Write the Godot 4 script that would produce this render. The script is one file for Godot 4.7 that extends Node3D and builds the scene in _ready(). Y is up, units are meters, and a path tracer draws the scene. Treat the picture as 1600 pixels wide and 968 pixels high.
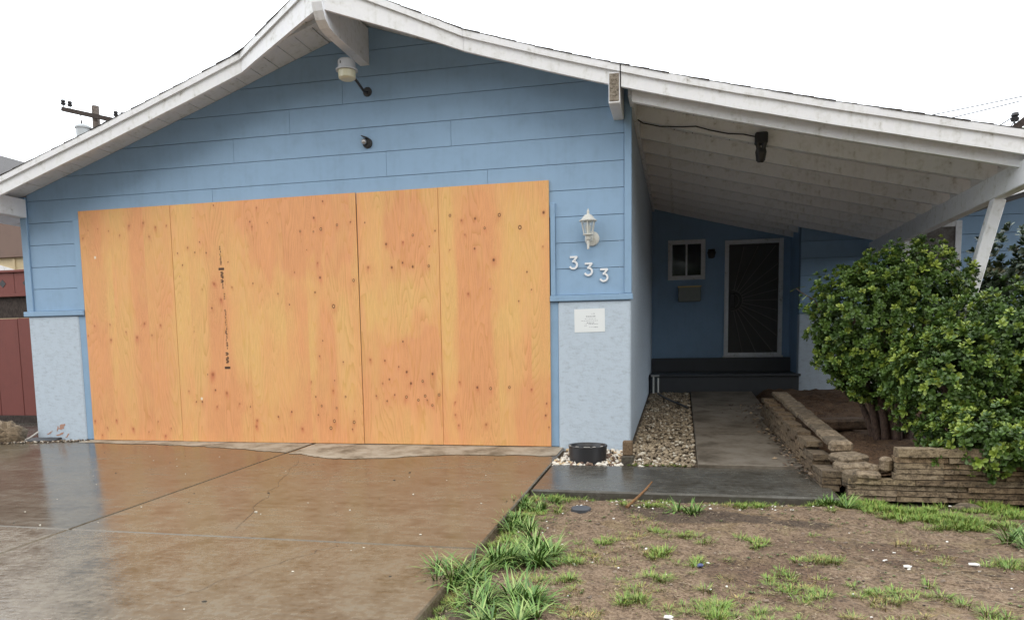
extends Node3D
# A boarded-up blue bungalow with a wet driveway on an overcast day.

const RIDGE := 3.257
var F_X := PackedFloat64Array([-1.4, -0.51, 0.64, 1.717, 2.252, 3.257, 4.345, 4.976, 5.583, 6.315, 7.27, 8.164, 8.582, 9.4])
var F_Y := PackedFloat64Array([2.245, 2.533, 2.905, 3.264, 3.453, 3.795, 3.433, 3.228, 3.046, 2.843, 2.601, 2.388, 2.289, 2.1])
var rng := RandomNumberGenerator.new()
var used := {}
var M := {}
var house: Node3D

# ---------------------------------------------------------------- mesh helper
class MB:
	var v := PackedVector3Array()
	var n := PackedVector3Array()
	var t := PackedVector2Array()
	var c := PackedColorArray()
	var tint := Color(1, 1, 1)
	var xf := Transform3D.IDENTITY
	func tri_n(a: Vector3, b: Vector3, d: Vector3, na: Vector3, nb: Vector3, nd: Vector3) -> void:
		# a, b, d anticlockwise from outside; turned round when the normals say otherwise
		if (b - a).cross(d - a).dot(na + nb + nd) < 0.0:
			var s := b; b = d; d = s
			s = nb; nb = nd; nd = s
		for q in [[a, na], [d, nd], [b, nb]]:
			var p: Vector3 = xf * q[0]
			v.append(p); n.append((xf.basis * q[1]).normalized()); t.append(Vector2(q[0].x, q[0].y)); c.append(tint)
	func tri(a: Vector3, b: Vector3, d: Vector3) -> void:
		var nn := (b - a).cross(d - a)
		if nn.length() < 1e-12: return
		nn = nn.normalized()
		tri_n(a, b, d, nn, nn, nn)
	func quad(a: Vector3, b: Vector3, d: Vector3, e: Vector3) -> void:
		tri(a, b, d); tri(a, d, e)
	func hexa(p: Array) -> void:
		# 0-3 bottom anticlockwise from above, 4-7 top
		quad(p[3], p[2], p[1], p[0]); quad(p[4], p[5], p[6], p[7])
		for i in 4:
			var j := (i + 1) % 4
			quad(p[i], p[j], p[j + 4], p[i + 4])
	func box(lo: Vector3, hi: Vector3, b := 0.0) -> void:
		if b <= 0.0:
			hexa([Vector3(lo.x, lo.y, hi.z), Vector3(hi.x, lo.y, hi.z), Vector3(hi.x, lo.y, lo.z), Vector3(lo.x, lo.y, lo.z),
				Vector3(lo.x, hi.y, hi.z), Vector3(hi.x, hi.y, hi.z), Vector3(hi.x, hi.y, lo.z), Vector3(lo.x, hi.y, lo.z)])
			return
		var m := (lo + hi) * 0.5
		var h := (hi - lo) * 0.5
		b = min(b, min(h.x, min(h.y, h.z)) * 0.9)
		var pt := func(s: Vector3, axis: int) -> Vector3:
			var k := Vector3(h.x - b, h.y - b, h.z - b)
			k[axis] = h[axis]
			return m + k * s
		for axis in 3:
			var u := (axis + 1) % 3
			var w := (axis + 2) % 3
			for s in [1.0, -1.0]:
				var q := []
				for e in [[-1, -1], [1, -1], [1, 1], [-1, 1]]:
					var sg := Vector3.ZERO
					sg[axis] = s; sg[u] = e[0]; sg[w] = e[1]
					q.append(pt.call(sg, axis))
				if s > 0: quad(q[0], q[1], q[2], q[3])
				else: quad(q[3], q[2], q[1], q[0])
			for s1 in [1.0, -1.0]:
				for s2 in [1.0, -1.0]:
					var a1 := Vector3.ZERO; var a2 := Vector3.ZERO
					a1[u] = s1; a1[w] = s2; a1[axis] = -1
					a2 = a1; a2[axis] = 1
					var q := [pt.call(a1, u), pt.call(a2, u), pt.call(a2, w), pt.call(a1, w)]
					if s1 * s2 > 0: quad(q[3], q[2], q[1], q[0])
					else: quad(q[0], q[1], q[2], q[3])
		for sx in [1.0, -1.0]:
			for sy in [1.0, -1.0]:
				for sz in [1.0, -1.0]:
					var s := Vector3(sx, sy, sz)
					if sx * sy * sz > 0: tri(pt.call(s, 0), pt.call(s, 1), pt.call(s, 2))
					else: tri(pt.call(s, 2), pt.call(s, 1), pt.call(s, 0))
	func bar(a: Vector3, b: Vector3, w: float, h: float, up := Vector3.UP, bev := 0.0) -> void:
		# a beam from a to b, w across, h along up
		var z := (b - a).normalized()
		var x := up.cross(z).normalized()
		var y := z.cross(x)
		var old := xf
		xf = old * Transform3D(Basis(x, y, z), a)
		box(Vector3(-w / 2, -h / 2, 0), Vector3(w / 2, h / 2, (b - a).length()), bev)
		xf = old
	func poly(p: PackedVector2Array, z0: float, z1: float) -> void:
		# an outline in x and y, extruded from z0 to z1
		if Geometry2D.is_polygon_clockwise(p): p.reverse()
		var ix := Geometry2D.triangulate_polygon(p)
		for i in range(0, ix.size(), 3):
			var a := p[ix[i]]; var b := p[ix[i + 1]]; var d := p[ix[i + 2]]
			if (b - a).cross(d - a) < 0:
				var s := b; b = d; d = s
			tri(Vector3(a.x, a.y, z1), Vector3(b.x, b.y, z1), Vector3(d.x, d.y, z1))
			tri(Vector3(d.x, d.y, z0), Vector3(b.x, b.y, z0), Vector3(a.x, a.y, z0))
		for i in p.size():
			var a := p[i]; var b := p[(i + 1) % p.size()]
			quad(Vector3(a.x, a.y, z0), Vector3(b.x, b.y, z0), Vector3(b.x, b.y, z1), Vector3(a.x, a.y, z1))
	func tube(p: PackedVector3Array, r: PackedFloat32Array, seg := 8, cap := true) -> void:
		var rings := []
		var side := Vector3.ZERO
		for i in p.size():
			var d := (p[min(i + 1, p.size() - 1)] - p[max(i - 1, 0)]).normalized()
			if side == Vector3.ZERO:
				side = d.cross(Vector3(0.13, 0.31, 0.94))
				if side.length() < 0.1: side = d.cross(Vector3.RIGHT)
			side = (side - d * side.dot(d)).normalized()
			var up := d.cross(side)
			var ring := []
			for k in seg:
				var a := TAU * k / seg
				var o := side * cos(a) + up * sin(a)
				ring.append([p[i] + o * r[min(i, r.size() - 1)], o])
			rings.append(ring)
		for i in p.size() - 1:
			for k in seg:
				var k2 := (k + 1) % seg
				var a = rings[i][k]; var b = rings[i][k2]; var e = rings[i + 1][k]; var f = rings[i + 1][k2]
				tri_n(a[0], b[0], f[0], a[1], b[1], f[1]); tri_n(a[0], f[0], e[0], a[1], f[1], e[1])
		if cap:
			var z := p.size() - 1
			for k in range(1, seg - 1):
				tri(rings[0][0][0], rings[0][k + 1][0], rings[0][k][0])
				tri(rings[z][0][0], rings[z][k][0], rings[z][k + 1][0])
	func lathe(p: PackedVector2Array, seg := 20, smooth := true) -> void:
		# profile of (radius, height) turned round y, going up with the outside on the right
		for i in p.size() - 1:
			var d := p[i + 1] - p[i]
			if d.length() < 1e-6: continue
			var nr := Vector2(d.y, -d.x).normalized()
			for k in seg:
				var a0 := TAU * k / seg; var a1 := TAU * (k + 1) / seg
				var c0 := Vector3(cos(a0), 0, -sin(a0)); var c1 := Vector3(cos(a1), 0, -sin(a1))
				var A := c0 * p[i].x + Vector3.UP * p[i].y; var B := c1 * p[i].x + Vector3.UP * p[i].y
				var C := c1 * p[i + 1].x + Vector3.UP * p[i + 1].y; var D := c0 * p[i + 1].x + Vector3.UP * p[i + 1].y
				var n0 := c0 * nr.x + Vector3.UP * nr.y; var n1 := c1 * nr.x + Vector3.UP * nr.y
				if not smooth: n0 = ((c0 + c1) * 0.5 * nr.x + Vector3.UP * nr.y); n1 = n0
				if p[i].x > 1e-5: tri_n(A, B, C, n0, n1, n1)
				if p[i + 1].x > 1e-5: tri_n(A, C, D, n0, n1, n0)
	func blob(r: Vector3, seed_: int, rough := 0.2, sub := 1) -> void:
		# an uneven stone
		var no := FastNoiseLite.new(); no.seed = seed_; no.frequency = 0.9; no.fractal_octaves = 3
		var rows := 4 + 3 * sub; var cols := 6 + 4 * sub
		var g := []
		for i in rows + 1:
			var row := []
			var th := PI * i / rows
			for j in cols:
				var ph := TAU * j / cols
				var d := Vector3(sin(th) * cos(ph), cos(th), sin(th) * sin(ph))
				var k := 1.0 + rough * no.get_noise_3dv(d * 1.3 + Vector3(seed_ % 17, 0, 0)) * 2.0
				row.append(d * r * k)
			g.append(row)
		for i in rows:
			for j in cols:
				var j2 := (j + 1) % cols
				var a: Vector3 = g[i][j]; var b: Vector3 = g[i][j2]; var e: Vector3 = g[i + 1][j]; var f: Vector3 = g[i + 1][j2]
				var q := [a / r / r, b / r / r, e / r / r, f / r / r]
				if i > 0: tri_n(a, b, f, q[0], q[1], q[3])
				if i < rows - 1: tri_n(a, f, e, q[0], q[3], q[2])
	static func new_frame(x0: float, x1: float, y0: float, y1: float, w: float, z0: float, z1: float) -> MB:
		# a flat rectangular frame: two stiles, and two rails butted between them
		var f := MB.new()
		f.box(Vector3(x0, y0, z0), Vector3(x0 + w, y1, z1), 0.004)
		f.box(Vector3(x1 - w, y0, z0), Vector3(x1, y1, z1), 0.004)
		f.box(Vector3(x0 + w, y0, z0), Vector3(x1 - w, y0 + w, z1 - 0.002), 0.004)
		f.box(Vector3(x0 + w, y1 - w, z0), Vector3(x1 - w, y1, z1 - 0.002), 0.004)
		return f
	func mesh() -> ArrayMesh:
		var arr := []
		arr.resize(Mesh.ARRAY_MAX)
		arr[Mesh.ARRAY_VERTEX] = v; arr[Mesh.ARRAY_NORMAL] = n; arr[Mesh.ARRAY_TEX_UV] = t; arr[Mesh.ARRAY_COLOR] = c
		var m := ArrayMesh.new()
		m.add_surface_from_arrays(Mesh.PRIMITIVE_TRIANGLES, arr)
		return m

# ---------------------------------------------------------------- scene helpers
func numbered(called: String) -> String:
	var k: int = used.get(called, -1) + 1
	used[called] = k
	return called if k == 0 else "%s_%03d" % [called, k]

func part(called: String, mb, m: Material, parent: Node3D = null) -> MeshInstance3D:
	var o := MeshInstance3D.new()
	o.name = numbered(called) if parent == null else called
	o.mesh = mb.mesh() if mb is MB else mb
	o.material_override = m
	if parent == null: add_child(o)
	else: parent.add_child(o, true)
	return o

func tag(o: Node3D, label: String, category: String, group := "") -> Node3D:
	o.set_meta("label", label); o.set_meta("category", category)
	if group: o.set_meta("group", group)
	return o

func thing(called: String, label: String, category: String, at := Vector3.ZERO, group := "") -> Node3D:
	var o := Node3D.new()
	o.name = numbered(called); o.position = at
	add_child(o)
	return tag(o, label, category, group)

func struct(called: String, mb, m: Material) -> MeshInstance3D:
	var o := part(called, mb, m)
	o.set_meta("kind", "structure")
	return o

func stuff(o: Node) -> Node:
	o.set_meta("kind", "stuff")
	return o

func multi(called: String, mesh: Mesh, m: Material, xfs: Array, cols: Array, parent: Node3D = null) -> MultiMeshInstance3D:
	var mm := MultiMesh.new()
	mm.transform_format = MultiMesh.TRANSFORM_3D
	mm.use_colors = true
	mm.mesh = mesh
	mm.instance_count = xfs.size()
	for i in xfs.size():
		mm.set_instance_transform(i, xfs[i]); mm.set_instance_color(i, cols[i])
	var o := MultiMeshInstance3D.new()
	o.name = numbered(called) if parent == null else called
	o.multimesh = mm
	o.material_override = m
	if parent == null: add_child(o)
	else: parent.add_child(o, true)
	stuff(o)
	return o

func interp(x: float) -> float:
	for i in F_X.size() - 1:
		if x <= F_X[i + 1] or i == F_X.size() - 2:
			return lerp(F_Y[i], F_Y[i + 1], (x - F_X[i]) / (F_X[i + 1] - F_X[i]))
	return F_Y[-1]

func roof_low(x: float) -> float: return interp(x)                     # underside of rafters and fascia
func deck_low(x: float) -> float: return interp(x) + 0.14              # underside of the roof boards
func front_z(x: float) -> float:                                       # the eave line in plan: a prow at the ridge
	if x < 2.252 or x > 4.345: return 0.45
	return lerp(0.90, 0.45, (RIDGE - x) / (RIDGE - 2.252)) if x < RIDGE else lerp(0.90, 0.45, (x - RIDGE) / (4.345 - RIDGE))
func lawn_y(z: float) -> float: return -0.04 * (z - 0.3) - 0.035
func drive_y(z: float) -> float: return -0.04 * (z - 0.3)
func ramp_y(z: float) -> float: return clamp(0.28 * (0.9 - z) / 4.9, -0.02, 0.4)

# ---------------------------------------------------------------- textures
func noise_img(w: int, h: int, sx: int, sy: int, seed_: int, freq := 0.02, oct := 4) -> PackedByteArray:
	# seamless noise made at (w/sx, h/sy) and stretched
	var no := FastNoiseLite.new()
	no.seed = seed_; no.frequency = freq; no.fractal_octaves = oct; no.noise_type = FastNoiseLite.TYPE_SIMPLEX_SMOOTH
	var im := no.get_seamless_image(w / sx, h / sy)
	im.convert(Image.FORMAT_L8)
	if sx > 1 or sy > 1: im.resize(w, h, Image.INTERPOLATE_CUBIC)
	return im.get_data()

func to_tex(w: int, h: int, data: PackedByteArray, rgb := true) -> ImageTexture:
	var im := Image.create_from_data(w, h, false, Image.FORMAT_RGB8 if rgb else Image.FORMAT_L8, data)
	return ImageTexture.create_from_image(im)

func blend_tex(w: int, h: int, layers: Array, stops: Array) -> ImageTexture:
	# layers of [noise bytes, weight]; their sum, about 0..1, looked up among colours [at, Color in sRGB]
	var lut := []
	for i in 256:
		var x := i / 255.0
		var col: Color = stops[-1][1]
		for s in stops.size() - 1:
			if x <= stops[s + 1][0]:
				var f: float = clamp((x - stops[s][0]) / (stops[s + 1][0] - stops[s][0]), 0, 1)
				col = stops[s][1].lerp(stops[s + 1][1], f)
				break
		lut.append(col)
	var out := PackedByteArray(); out.resize(w * h * 3)
	for i in w * h:
		var s := 0.0
		for l in layers: s += (l[0][i] - 128.0) * l[1]
		var col: Color = lut[clampi(int(128.0 + s), 0, 255)]
		out[i * 3] = col.r8; out[i * 3 + 1] = col.g8; out[i * 3 + 2] = col.b8
	return to_tex(w, h, out)

func grey(x: float) -> Color: return Color(x, x, x)

func mat(col: Color, rough := 0.8, opt := {}) -> StandardMaterial3D:
	# col in linear real-world values
	var m := StandardMaterial3D.new()
	m.albedo_color = col.linear_to_srgb()
	m.roughness = rough
	for k in opt: m.set(k, opt[k])
	return m

func tri_mat(col: Color, rough: float, tex: Texture2D, scale: float, opt := {}) -> StandardMaterial3D:
	var m := mat(col, rough, opt)
	m.albedo_texture = tex
	m.uv1_triplanar = true
	m.uv1_world_triplanar = true
	m.uv1_triplanar_sharpness = 8.0
	m.uv1_scale = Vector3(scale, scale, scale)
	return m

func make_materials() -> void:
	var S := 512
	var fine := noise_img(S, S, 1, 1, 11, 0.06, 5)
	var mid := noise_img(S, S, 1, 1, 12, 0.015, 5)
	var big := noise_img(S, S, 2, 2, 13, 0.012, 4)
	var streak := noise_img(S, S, 1, 16, 14, 0.06, 4)       # streaks that run down
	var along := noise_img(S, S, 4, 1, 15, 0.05, 4)        # streaks that run across
	var grain := noise_img(S, S, 1, 8, 16, 0.12, 5)
	var speck := noise_img(S, S, 1, 1, 17, 0.16, 2)
	var broom := noise_img(S, S, 8, 1, 18, 0.09, 4)         # a broomed finish, running across
	# paint: mostly even, with rain streaks, dull patches and a few scuffs
	var paint := blend_tex(S, S, [[mid, 0.5], [streak, 0.25], [fine, 0.2]], [[0.0, grey(0.91)], [0.3, grey(0.965)], [0.5, grey(0.99)], [0.7, grey(1.0)], [1.0, grey(0.96)]])
	var old_white := blend_tex(S, S, [[mid, 0.7], [streak, 0.3], [fine, 0.4]], [[0.0, Color(0.62, 0.6, 0.57)], [0.08, Color(0.84, 0.83, 0.81)], [0.22, Color(0.95, 0.95, 0.94)], [0.5, grey(1.0)], [1.0, Color(0.97, 0.97, 0.98)]])
	var stucco_tex := blend_tex(S, S, [[mid, 0.5], [along, 0.5], [fine, 0.4]], [[0.0, grey(0.88)], [0.3, grey(0.96)], [0.6, grey(1.0)], [1.0, grey(0.98)]])
	var stucco_h := blend_tex(S, S, [[along, 0.5], [fine, 0.7], [mid, 0.7]], [[0.0, grey(0)], [0.45, grey(0.55)], [1.0, grey(1)]])
	var paint_h := blend_tex(S, S, [[grain, 0.8], [fine, 0.4]], [[0.0, grey(0)], [1.0, grey(1)]])
	var conc := blend_tex(S, S, [[big, 0.8], [fine, 0.35], [mid, 0.5]], [[0.0, Color(0.62, 0.58, 0.52)], [0.35, Color(0.84, 0.81, 0.77)], [0.6, Color(0.95, 0.93, 0.9)], [1.0, Color(1, 1, 1)]])
	var wet := blend_tex(S, S, [[big, 0.4], [mid, 0.45], [fine, 0.5], [broom, 0.4]], [[0.0, Color(0.72, 0.68, 0.62)], [0.4, Color(0.9, 0.87, 0.83)], [0.65, Color(0.98, 0.96, 0.92)], [1.0, Color(1, 1, 0.98)]])
	var wet_r := blend_tex(S, S, [[big, 0.4], [mid, 0.35], [fine, 0.3], [broom, 0.4]], [[0.0, grey(0.10)], [0.45, grey(0.15)], [0.7, grey(0.21)], [1.0, grey(0.32)]])
	var rough_r := blend_tex(S, S, [[big, 0.5], [mid, 0.4], [fine, 0.8], [broom, 0.25]], [[0.0, grey(0.16)], [0.35, grey(0.22)], [0.6, grey(0.27)], [1.0, grey(0.40)]])
	var fine_h := blend_tex(S, S, [[fine, 0.7], [speck, 0.6]], [[0.0, grey(0)], [1.0, grey(1)]])
	var broom_h := blend_tex(S, S, [[broom, 0.7], [fine, 0.5], [speck, 0.4]], [[0.0, grey(0)], [1.0, grey(1)]])
	var soil_t := blend_tex(S, S, [[fine, 0.8], [mid, 0.5], [speck, 0.5]], [[0.0, Color(0.5, 0.46, 0.42)], [0.4, Color(0.82, 0.79, 0.75)], [0.7, grey(1.0)], [1.0, Color(1, 0.98, 0.94)]])
	var bark_t := blend_tex(S, S, [[grain, 0.9], [mid, 0.5]], [[0.0, Color(0.4, 0.36, 0.33)], [0.5, Color(0.8, 0.76, 0.72)], [1.0, grey(1.0)]])
	var stone_t := blend_tex(S, S, [[fine, 0.6], [mid, 0.7], [along, 0.4]], [[0.0, Color(0.42, 0.4, 0.37)], [0.4, Color(0.78, 0.74, 0.68)], [0.7, Color(0.95, 0.92, 0.86)], [1.0, grey(1.0)]])
	var relief := {"heightmap_enabled": true}
	M.blue = tri_mat(Color(0.268, 0.415, 0.595), 0.6, paint, 0.45, relief.merged({"heightmap_texture": paint_h, "heightmap_scale": 0.02}))
	M.blue_trim = tri_mat(Color(0.255, 0.40, 0.575), 0.55, paint, 0.6)
	M.blue_dark = tri_mat(Color(0.16, 0.26, 0.40), 0.6, paint, 0.45)
	M.bronze = mat(Color(0.15, 0.14, 0.13), 0.5)
	M.gap = mat(Color(0.16, 0.24, 0.34), 0.9)
	M.stucco = tri_mat(Color(0.50, 0.585, 0.675), 0.85, stucco_tex, 1.4, relief.merged({"heightmap_texture": stucco_h, "heightmap_scale": 0.11}))
	M.white = tri_mat(Color(0.78, 0.79, 0.81), 0.55, old_white, 0.7, relief.merged({"heightmap_texture": paint_h, "heightmap_scale": 0.05}))
	M.bare_wood = tri_mat(Color(0.30, 0.28, 0.26), 0.9, stone_t, 3.0)
	M.drive_dull = tri_mat(Color(0.145, 0.124, 0.094), 1.4, wet, 0.31, relief.merged({"roughness_texture": wet_r, "heightmap_texture": broom_h, "heightmap_scale": 0.045}))
	M.drive = tri_mat(Color(0.12, 0.104, 0.08), 1.15, wet, 0.33, relief.merged({"roughness_texture": wet_r, "heightmap_texture": broom_h, "heightmap_scale": 0.035}))
	M.drive_rough = tri_mat(Color(0.15, 0.127, 0.096), 1.0, wet, 0.62, relief.merged({"roughness_texture": rough_r, "heightmap_texture": broom_h, "heightmap_scale": 0.09}))
	M.wet_path = tri_mat(Color(0.085, 0.085, 0.08), 1.5, wet, 0.5, relief.merged({"roughness_texture": wet_r, "heightmap_texture": fine_h, "heightmap_scale": 0.04}))
	M.dry = tri_mat(Color(0.41, 0.375, 0.315), 0.9, conc, 0.7, relief.merged({"heightmap_texture": fine_h, "heightmap_scale": 0.12}))
	M.walk = tri_mat(Color(0.17, 0.152, 0.128), 0.75, conc, 0.5, relief.merged({"heightmap_texture": fine_h, "heightmap_scale": 0.12}))
	M.soil = tri_mat(Color(0.205, 0.143, 0.092), 0.9, soil_t, 1.3, relief.merged({"vertex_color_use_as_albedo": true, "heightmap_texture": fine_h, "heightmap_scale": 0.8}))
	M.ground = tri_mat(Color(0.11, 0.085, 0.06), 0.95, soil_t, 0.8)
	M.bark = tri_mat(Color(0.13, 0.085, 0.065), 0.9, bark_t, 2.5)
	M.stone = tri_mat(Color(0.30, 0.248, 0.19), 0.85, stone_t, 2.2, relief.merged({"vertex_color_use_as_albedo": true, "heightmap_texture": stucco_h, "heightmap_scale": 0.4}))
	M.pebble = mat(Color(1, 1, 1), 0.6, {"vertex_color_use_as_albedo": true})
	M.leaf = mat(Color(1, 1, 1), 0.46, {"vertex_color_use_as_albedo": true, "backlight": Color(0.25, 0.3, 0.1)})
	M.grass = mat(Color(1, 1, 1), 0.55, {"vertex_color_use_as_albedo": true, "backlight": Color(0.3, 0.35, 0.12)})
	M.red = tri_mat(Color(0.18, 0.045, 0.034), 0.6, paint, 0.6, relief.merged({"heightmap_texture": paint_h, "heightmap_scale": 0.1}))
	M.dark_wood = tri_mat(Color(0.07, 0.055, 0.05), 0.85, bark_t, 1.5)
	M.grey_wood = tri_mat(Color(0.24, 0.22, 0.21), 0.85, bark_t, 1.2)
	M.shingle = tri_mat(Color(0.075, 0.072, 0.075), 0.9, soil_t, 3.0)
	M.beige = tri_mat(Color(0.55, 0.45, 0.28), 0.7, paint, 0.4)
	M.brown = tri_mat(Color(0.20, 0.135, 0.11), 0.75, paint, 0.5)
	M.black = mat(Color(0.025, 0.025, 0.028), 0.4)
	M.iron = mat(Color(0.035, 0.033, 0.033), 0.5)
	M.lamp_white = tri_mat(Color(0.66, 0.66, 0.62), 0.45, old_white, 3.0)
	M.glass = mat(Color(0.8, 0.85, 0.85), 0.05, {"transparency": BaseMaterial3D.TRANSPARENCY_ALPHA})
	M.glass.albedo_color.a = 0.3
	M.dark_glass = mat(Color(0.015, 0.017, 0.02), 0.06)
	M.metal = mat(Color(0.45, 0.45, 0.45), 0.4, {"metallic": 0.7})
	M.brass = mat(Color(0.5, 0.38, 0.18), 0.35, {"metallic": 0.8})
	M.paper = mat(Color(0.8, 0.83, 0.84), 0.7)
	M.lens = mat(Color(0.62, 0.60, 0.44), 0.35)
	M.grey_board = tri_mat(Color(0.20, 0.195, 0.2), 0.8, conc, 1.0)
	M.wire = mat(Color(0.03, 0.03, 0.035), 0.7)
	M.twig = tri_mat(Color(0.30, 0.16, 0.06), 0.8, bark_t, 6.0)
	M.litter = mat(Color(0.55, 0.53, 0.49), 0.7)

# ---------------------------------------------------------------- light and camera
func make_camera_and_light() -> void:
	var cam := Camera3D.new()
	cam.name = "camera"
	cam.position = Vector3(6.1497, 0.9366, 6.6935)
	cam.rotation = Vector3(-0.0988, 0.2254, -0.0150)
	var near := 0.05
	var f := 1151.8
	cam.keep_aspect = Camera3D.KEEP_HEIGHT
	cam.set_frustum(near * 968.0 / f, Vector2(0, near * (657.0 - 484.0) / f), near, 1000.0)
	add_child(cam)
	cam.current = true
	var env := Environment.new()
	env.background_mode = Environment.BG_SKY
	var sky := Sky.new()
	var sm := ProceduralSkyMaterial.new()
	sm.sky_top_color = Color(0.95, 0.975, 1.0)
	sm.sky_horizon_color = Color(0.70, 0.715, 0.73)
	sm.sky_curve = 0.6
	sm.ground_bottom_color = Color(0.22, 0.2, 0.18)
	sm.ground_horizon_color = Color(0.4, 0.39, 0.38)
	sm.energy_multiplier = 2.2
	sky.sky_material = sm
	env.sky = sky
	env.tonemap_mode = Environment.TONE_MAPPER_LINEAR
	env.tonemap_exposure = 1.97
	env.sdfgi_enabled = true; env.ssao_enabled = true; env.ssil_enabled = true
	var we := WorldEnvironment.new()
	we.name = "environment"
	we.environment = env
	add_child(we)
	var sun := DirectionalLight3D.new()
	sun.name = "sun"
	sun.light_energy = 0.2
	sun.light_color = Color(1.0, 0.98, 0.95)
	sun.light_angular_distance = 40.0
	sun.shadow_enabled = true
	sun.rotation_degrees = Vector3(-48, 12, 0)
	add_child(sun)

func _ready() -> void:
	rng.seed = 7
	make_camera_and_light()
	make_materials()
	make_ground()
	make_house()
	make_roof()
	make_entry()
	make_wing()
	make_plywood()
	make_fixtures()
	make_planter()
	make_hedge()
	make_lawn_things()
	make_left_side()
	make_far_things()
	make_opposite_side()

# ---------------------------------------------------------------- ground
func sheet(mb: MB, xs: Array, zs: Array, y: Callable) -> void:
	for i in xs.size() - 1:
		for j in zs.size() - 1:
			var a := Vector3(xs[i], y.call(xs[i], zs[j]), zs[j]); var b := Vector3(xs[i], y.call(xs[i], zs[j + 1]), zs[j + 1])
			var d := Vector3(xs[i + 1], y.call(xs[i + 1], zs[j + 1]), zs[j + 1]); var e := Vector3(xs[i + 1], y.call(xs[i + 1], zs[j]), zs[j])
			mb.quad(a, b, d, e)

func slab(mb: MB, x0: float, x1: float, z0: float, z1: float, y: Callable, thick := 0.12, bev := 0.008) -> void:
	# a concrete slab with eased edges, top following y(z)
	var a := Vector3(x0, y.call(z1), z1); var b := Vector3(x1, y.call(z1), z1); var d := Vector3(x1, y.call(z0), z0); var e := Vector3(x0, y.call(z0), z0)
	var q := [a, b, d, e]
	var m: Vector3 = (a + b + d + e) / 4.0
	var top := []; var edge := []; var low := []
	for p in q:
		var inw := Vector3(sign(m.x - p.x), 0, sign(m.z - p.z)) * bev
		top.append(Vector3(p.x + inw.x, y.call(p.z + inw.z), p.z + inw.z))
		edge.append(p - Vector3(0, bev, 0)); low.append(p - Vector3(0, thick, 0))
	mb.quad(top[0], top[1], top[2], top[3])
	for i in 4:
		var j := (i + 1) % 4
		mb.quad(edge[i], edge[j], top[j], top[i])
		mb.quad(low[i], low[j], edge[j], edge[i])

func group_struct(called: String) -> Node3D:
	var o := Node3D.new()
	o.name = numbered(called)
	add_child(o)
	o.set_meta("kind", "structure")
	return o

func soil_noise(seed_: int, f: float) -> FastNoiseLite:
	var no := FastNoiseLite.new()
	no.seed = seed_; no.frequency = f; no.fractal_octaves = 5
	return no

func grid(mb: MB, x0: float, x1: float, z0: float, z1: float, step: float, y: Callable, col: Callable) -> void:
	var nx := int((x1 - x0) / step); var nz := int((z1 - z0) / step)
	var P := []; var C := []
	for j in nz + 1:
		for i in nx + 1:
			var x: float = lerp(x0, x1, float(i) / nx); var z: float = lerp(z0, z1, float(j) / nz)
			P.append(Vector3(x, y.call(x, z), z)); C.append(col.call(x, z))
	var N := []
	for j in nz + 1:
		for i in nx + 1:
			var a: Vector3 = P[j * (nx + 1) + max(i - 1, 0)]; var b: Vector3 = P[j * (nx + 1) + min(i + 1, nx)]
			var d: Vector3 = P[max(j - 1, 0) * (nx + 1) + i]; var e: Vector3 = P[min(j + 1, nz) * (nx + 1) + i]
			N.append((e - d).cross(b - a).normalized())
	for j in nz:
		for i in nx:
			var k := [j * (nx + 1) + i, (j + 1) * (nx + 1) + i, (j + 1) * (nx + 1) + i + 1, j * (nx + 1) + i + 1]
			for t3 in [[0, 1, 2], [0, 2, 3]]:
				for s in [0, 2, 1]:
					var q: int = k[t3[s]]
					mb.v.append(P[q]); mb.n.append(N[q]); mb.t.append(Vector2(P[q].x, P[q].z)); mb.c.append(C[q])

var lawn_n: FastNoiseLite
var patch_n: FastNoiseLite
func soil_y(x: float, z: float) -> float:
	var near_edge := smoothstep(0.0, 0.12, min(x - 5.12, z - 1.7))
	return lawn_y(z) - 0.02 + 0.02 * near_edge + 0.022 * lawn_n.get_noise_2d(x * 2.0, z * 2.0) + 0.012 * lawn_n.get_noise_2d(x * 9.0 + 50, z * 9.0)

func soil_c(x: float, z: float) -> Color:
	var p := patch_n.get_noise_2d(x, z)
	var q := patch_n.get_noise_2d(x * 4.0 + 30.0, z * 4.0)
	var c := Color(1, 1, 1).lerp(Color(0.62, 0.55, 0.5), smoothstep(0.05, 0.4, p)).lerp(Color(1.25, 1.18, 1.0), smoothstep(0.05, 0.45, -p))
	c = c.lerp(Color(0.8, 0.85, 0.6), smoothstep(0.15, 0.5, q) * 0.5)
	# the damp hollow by the path and a scrape further right
	for s in [[6.35, 2.12, 0.42, 0.17], [6.0, 2.0, 0.2, 0.15], [6.85, 2.2, 0.22, 0.09], [5.3, 3.75, 0.25, 0.2]]:
		var d := Vector2((x - s[0]) / s[2], (z - s[1]) / s[3]).length() + 0.5 * q
		c = c.lerp(Color(0.4, 0.38, 0.36), 1.0 - smoothstep(0.75, 1.05, d))
	return c

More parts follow.
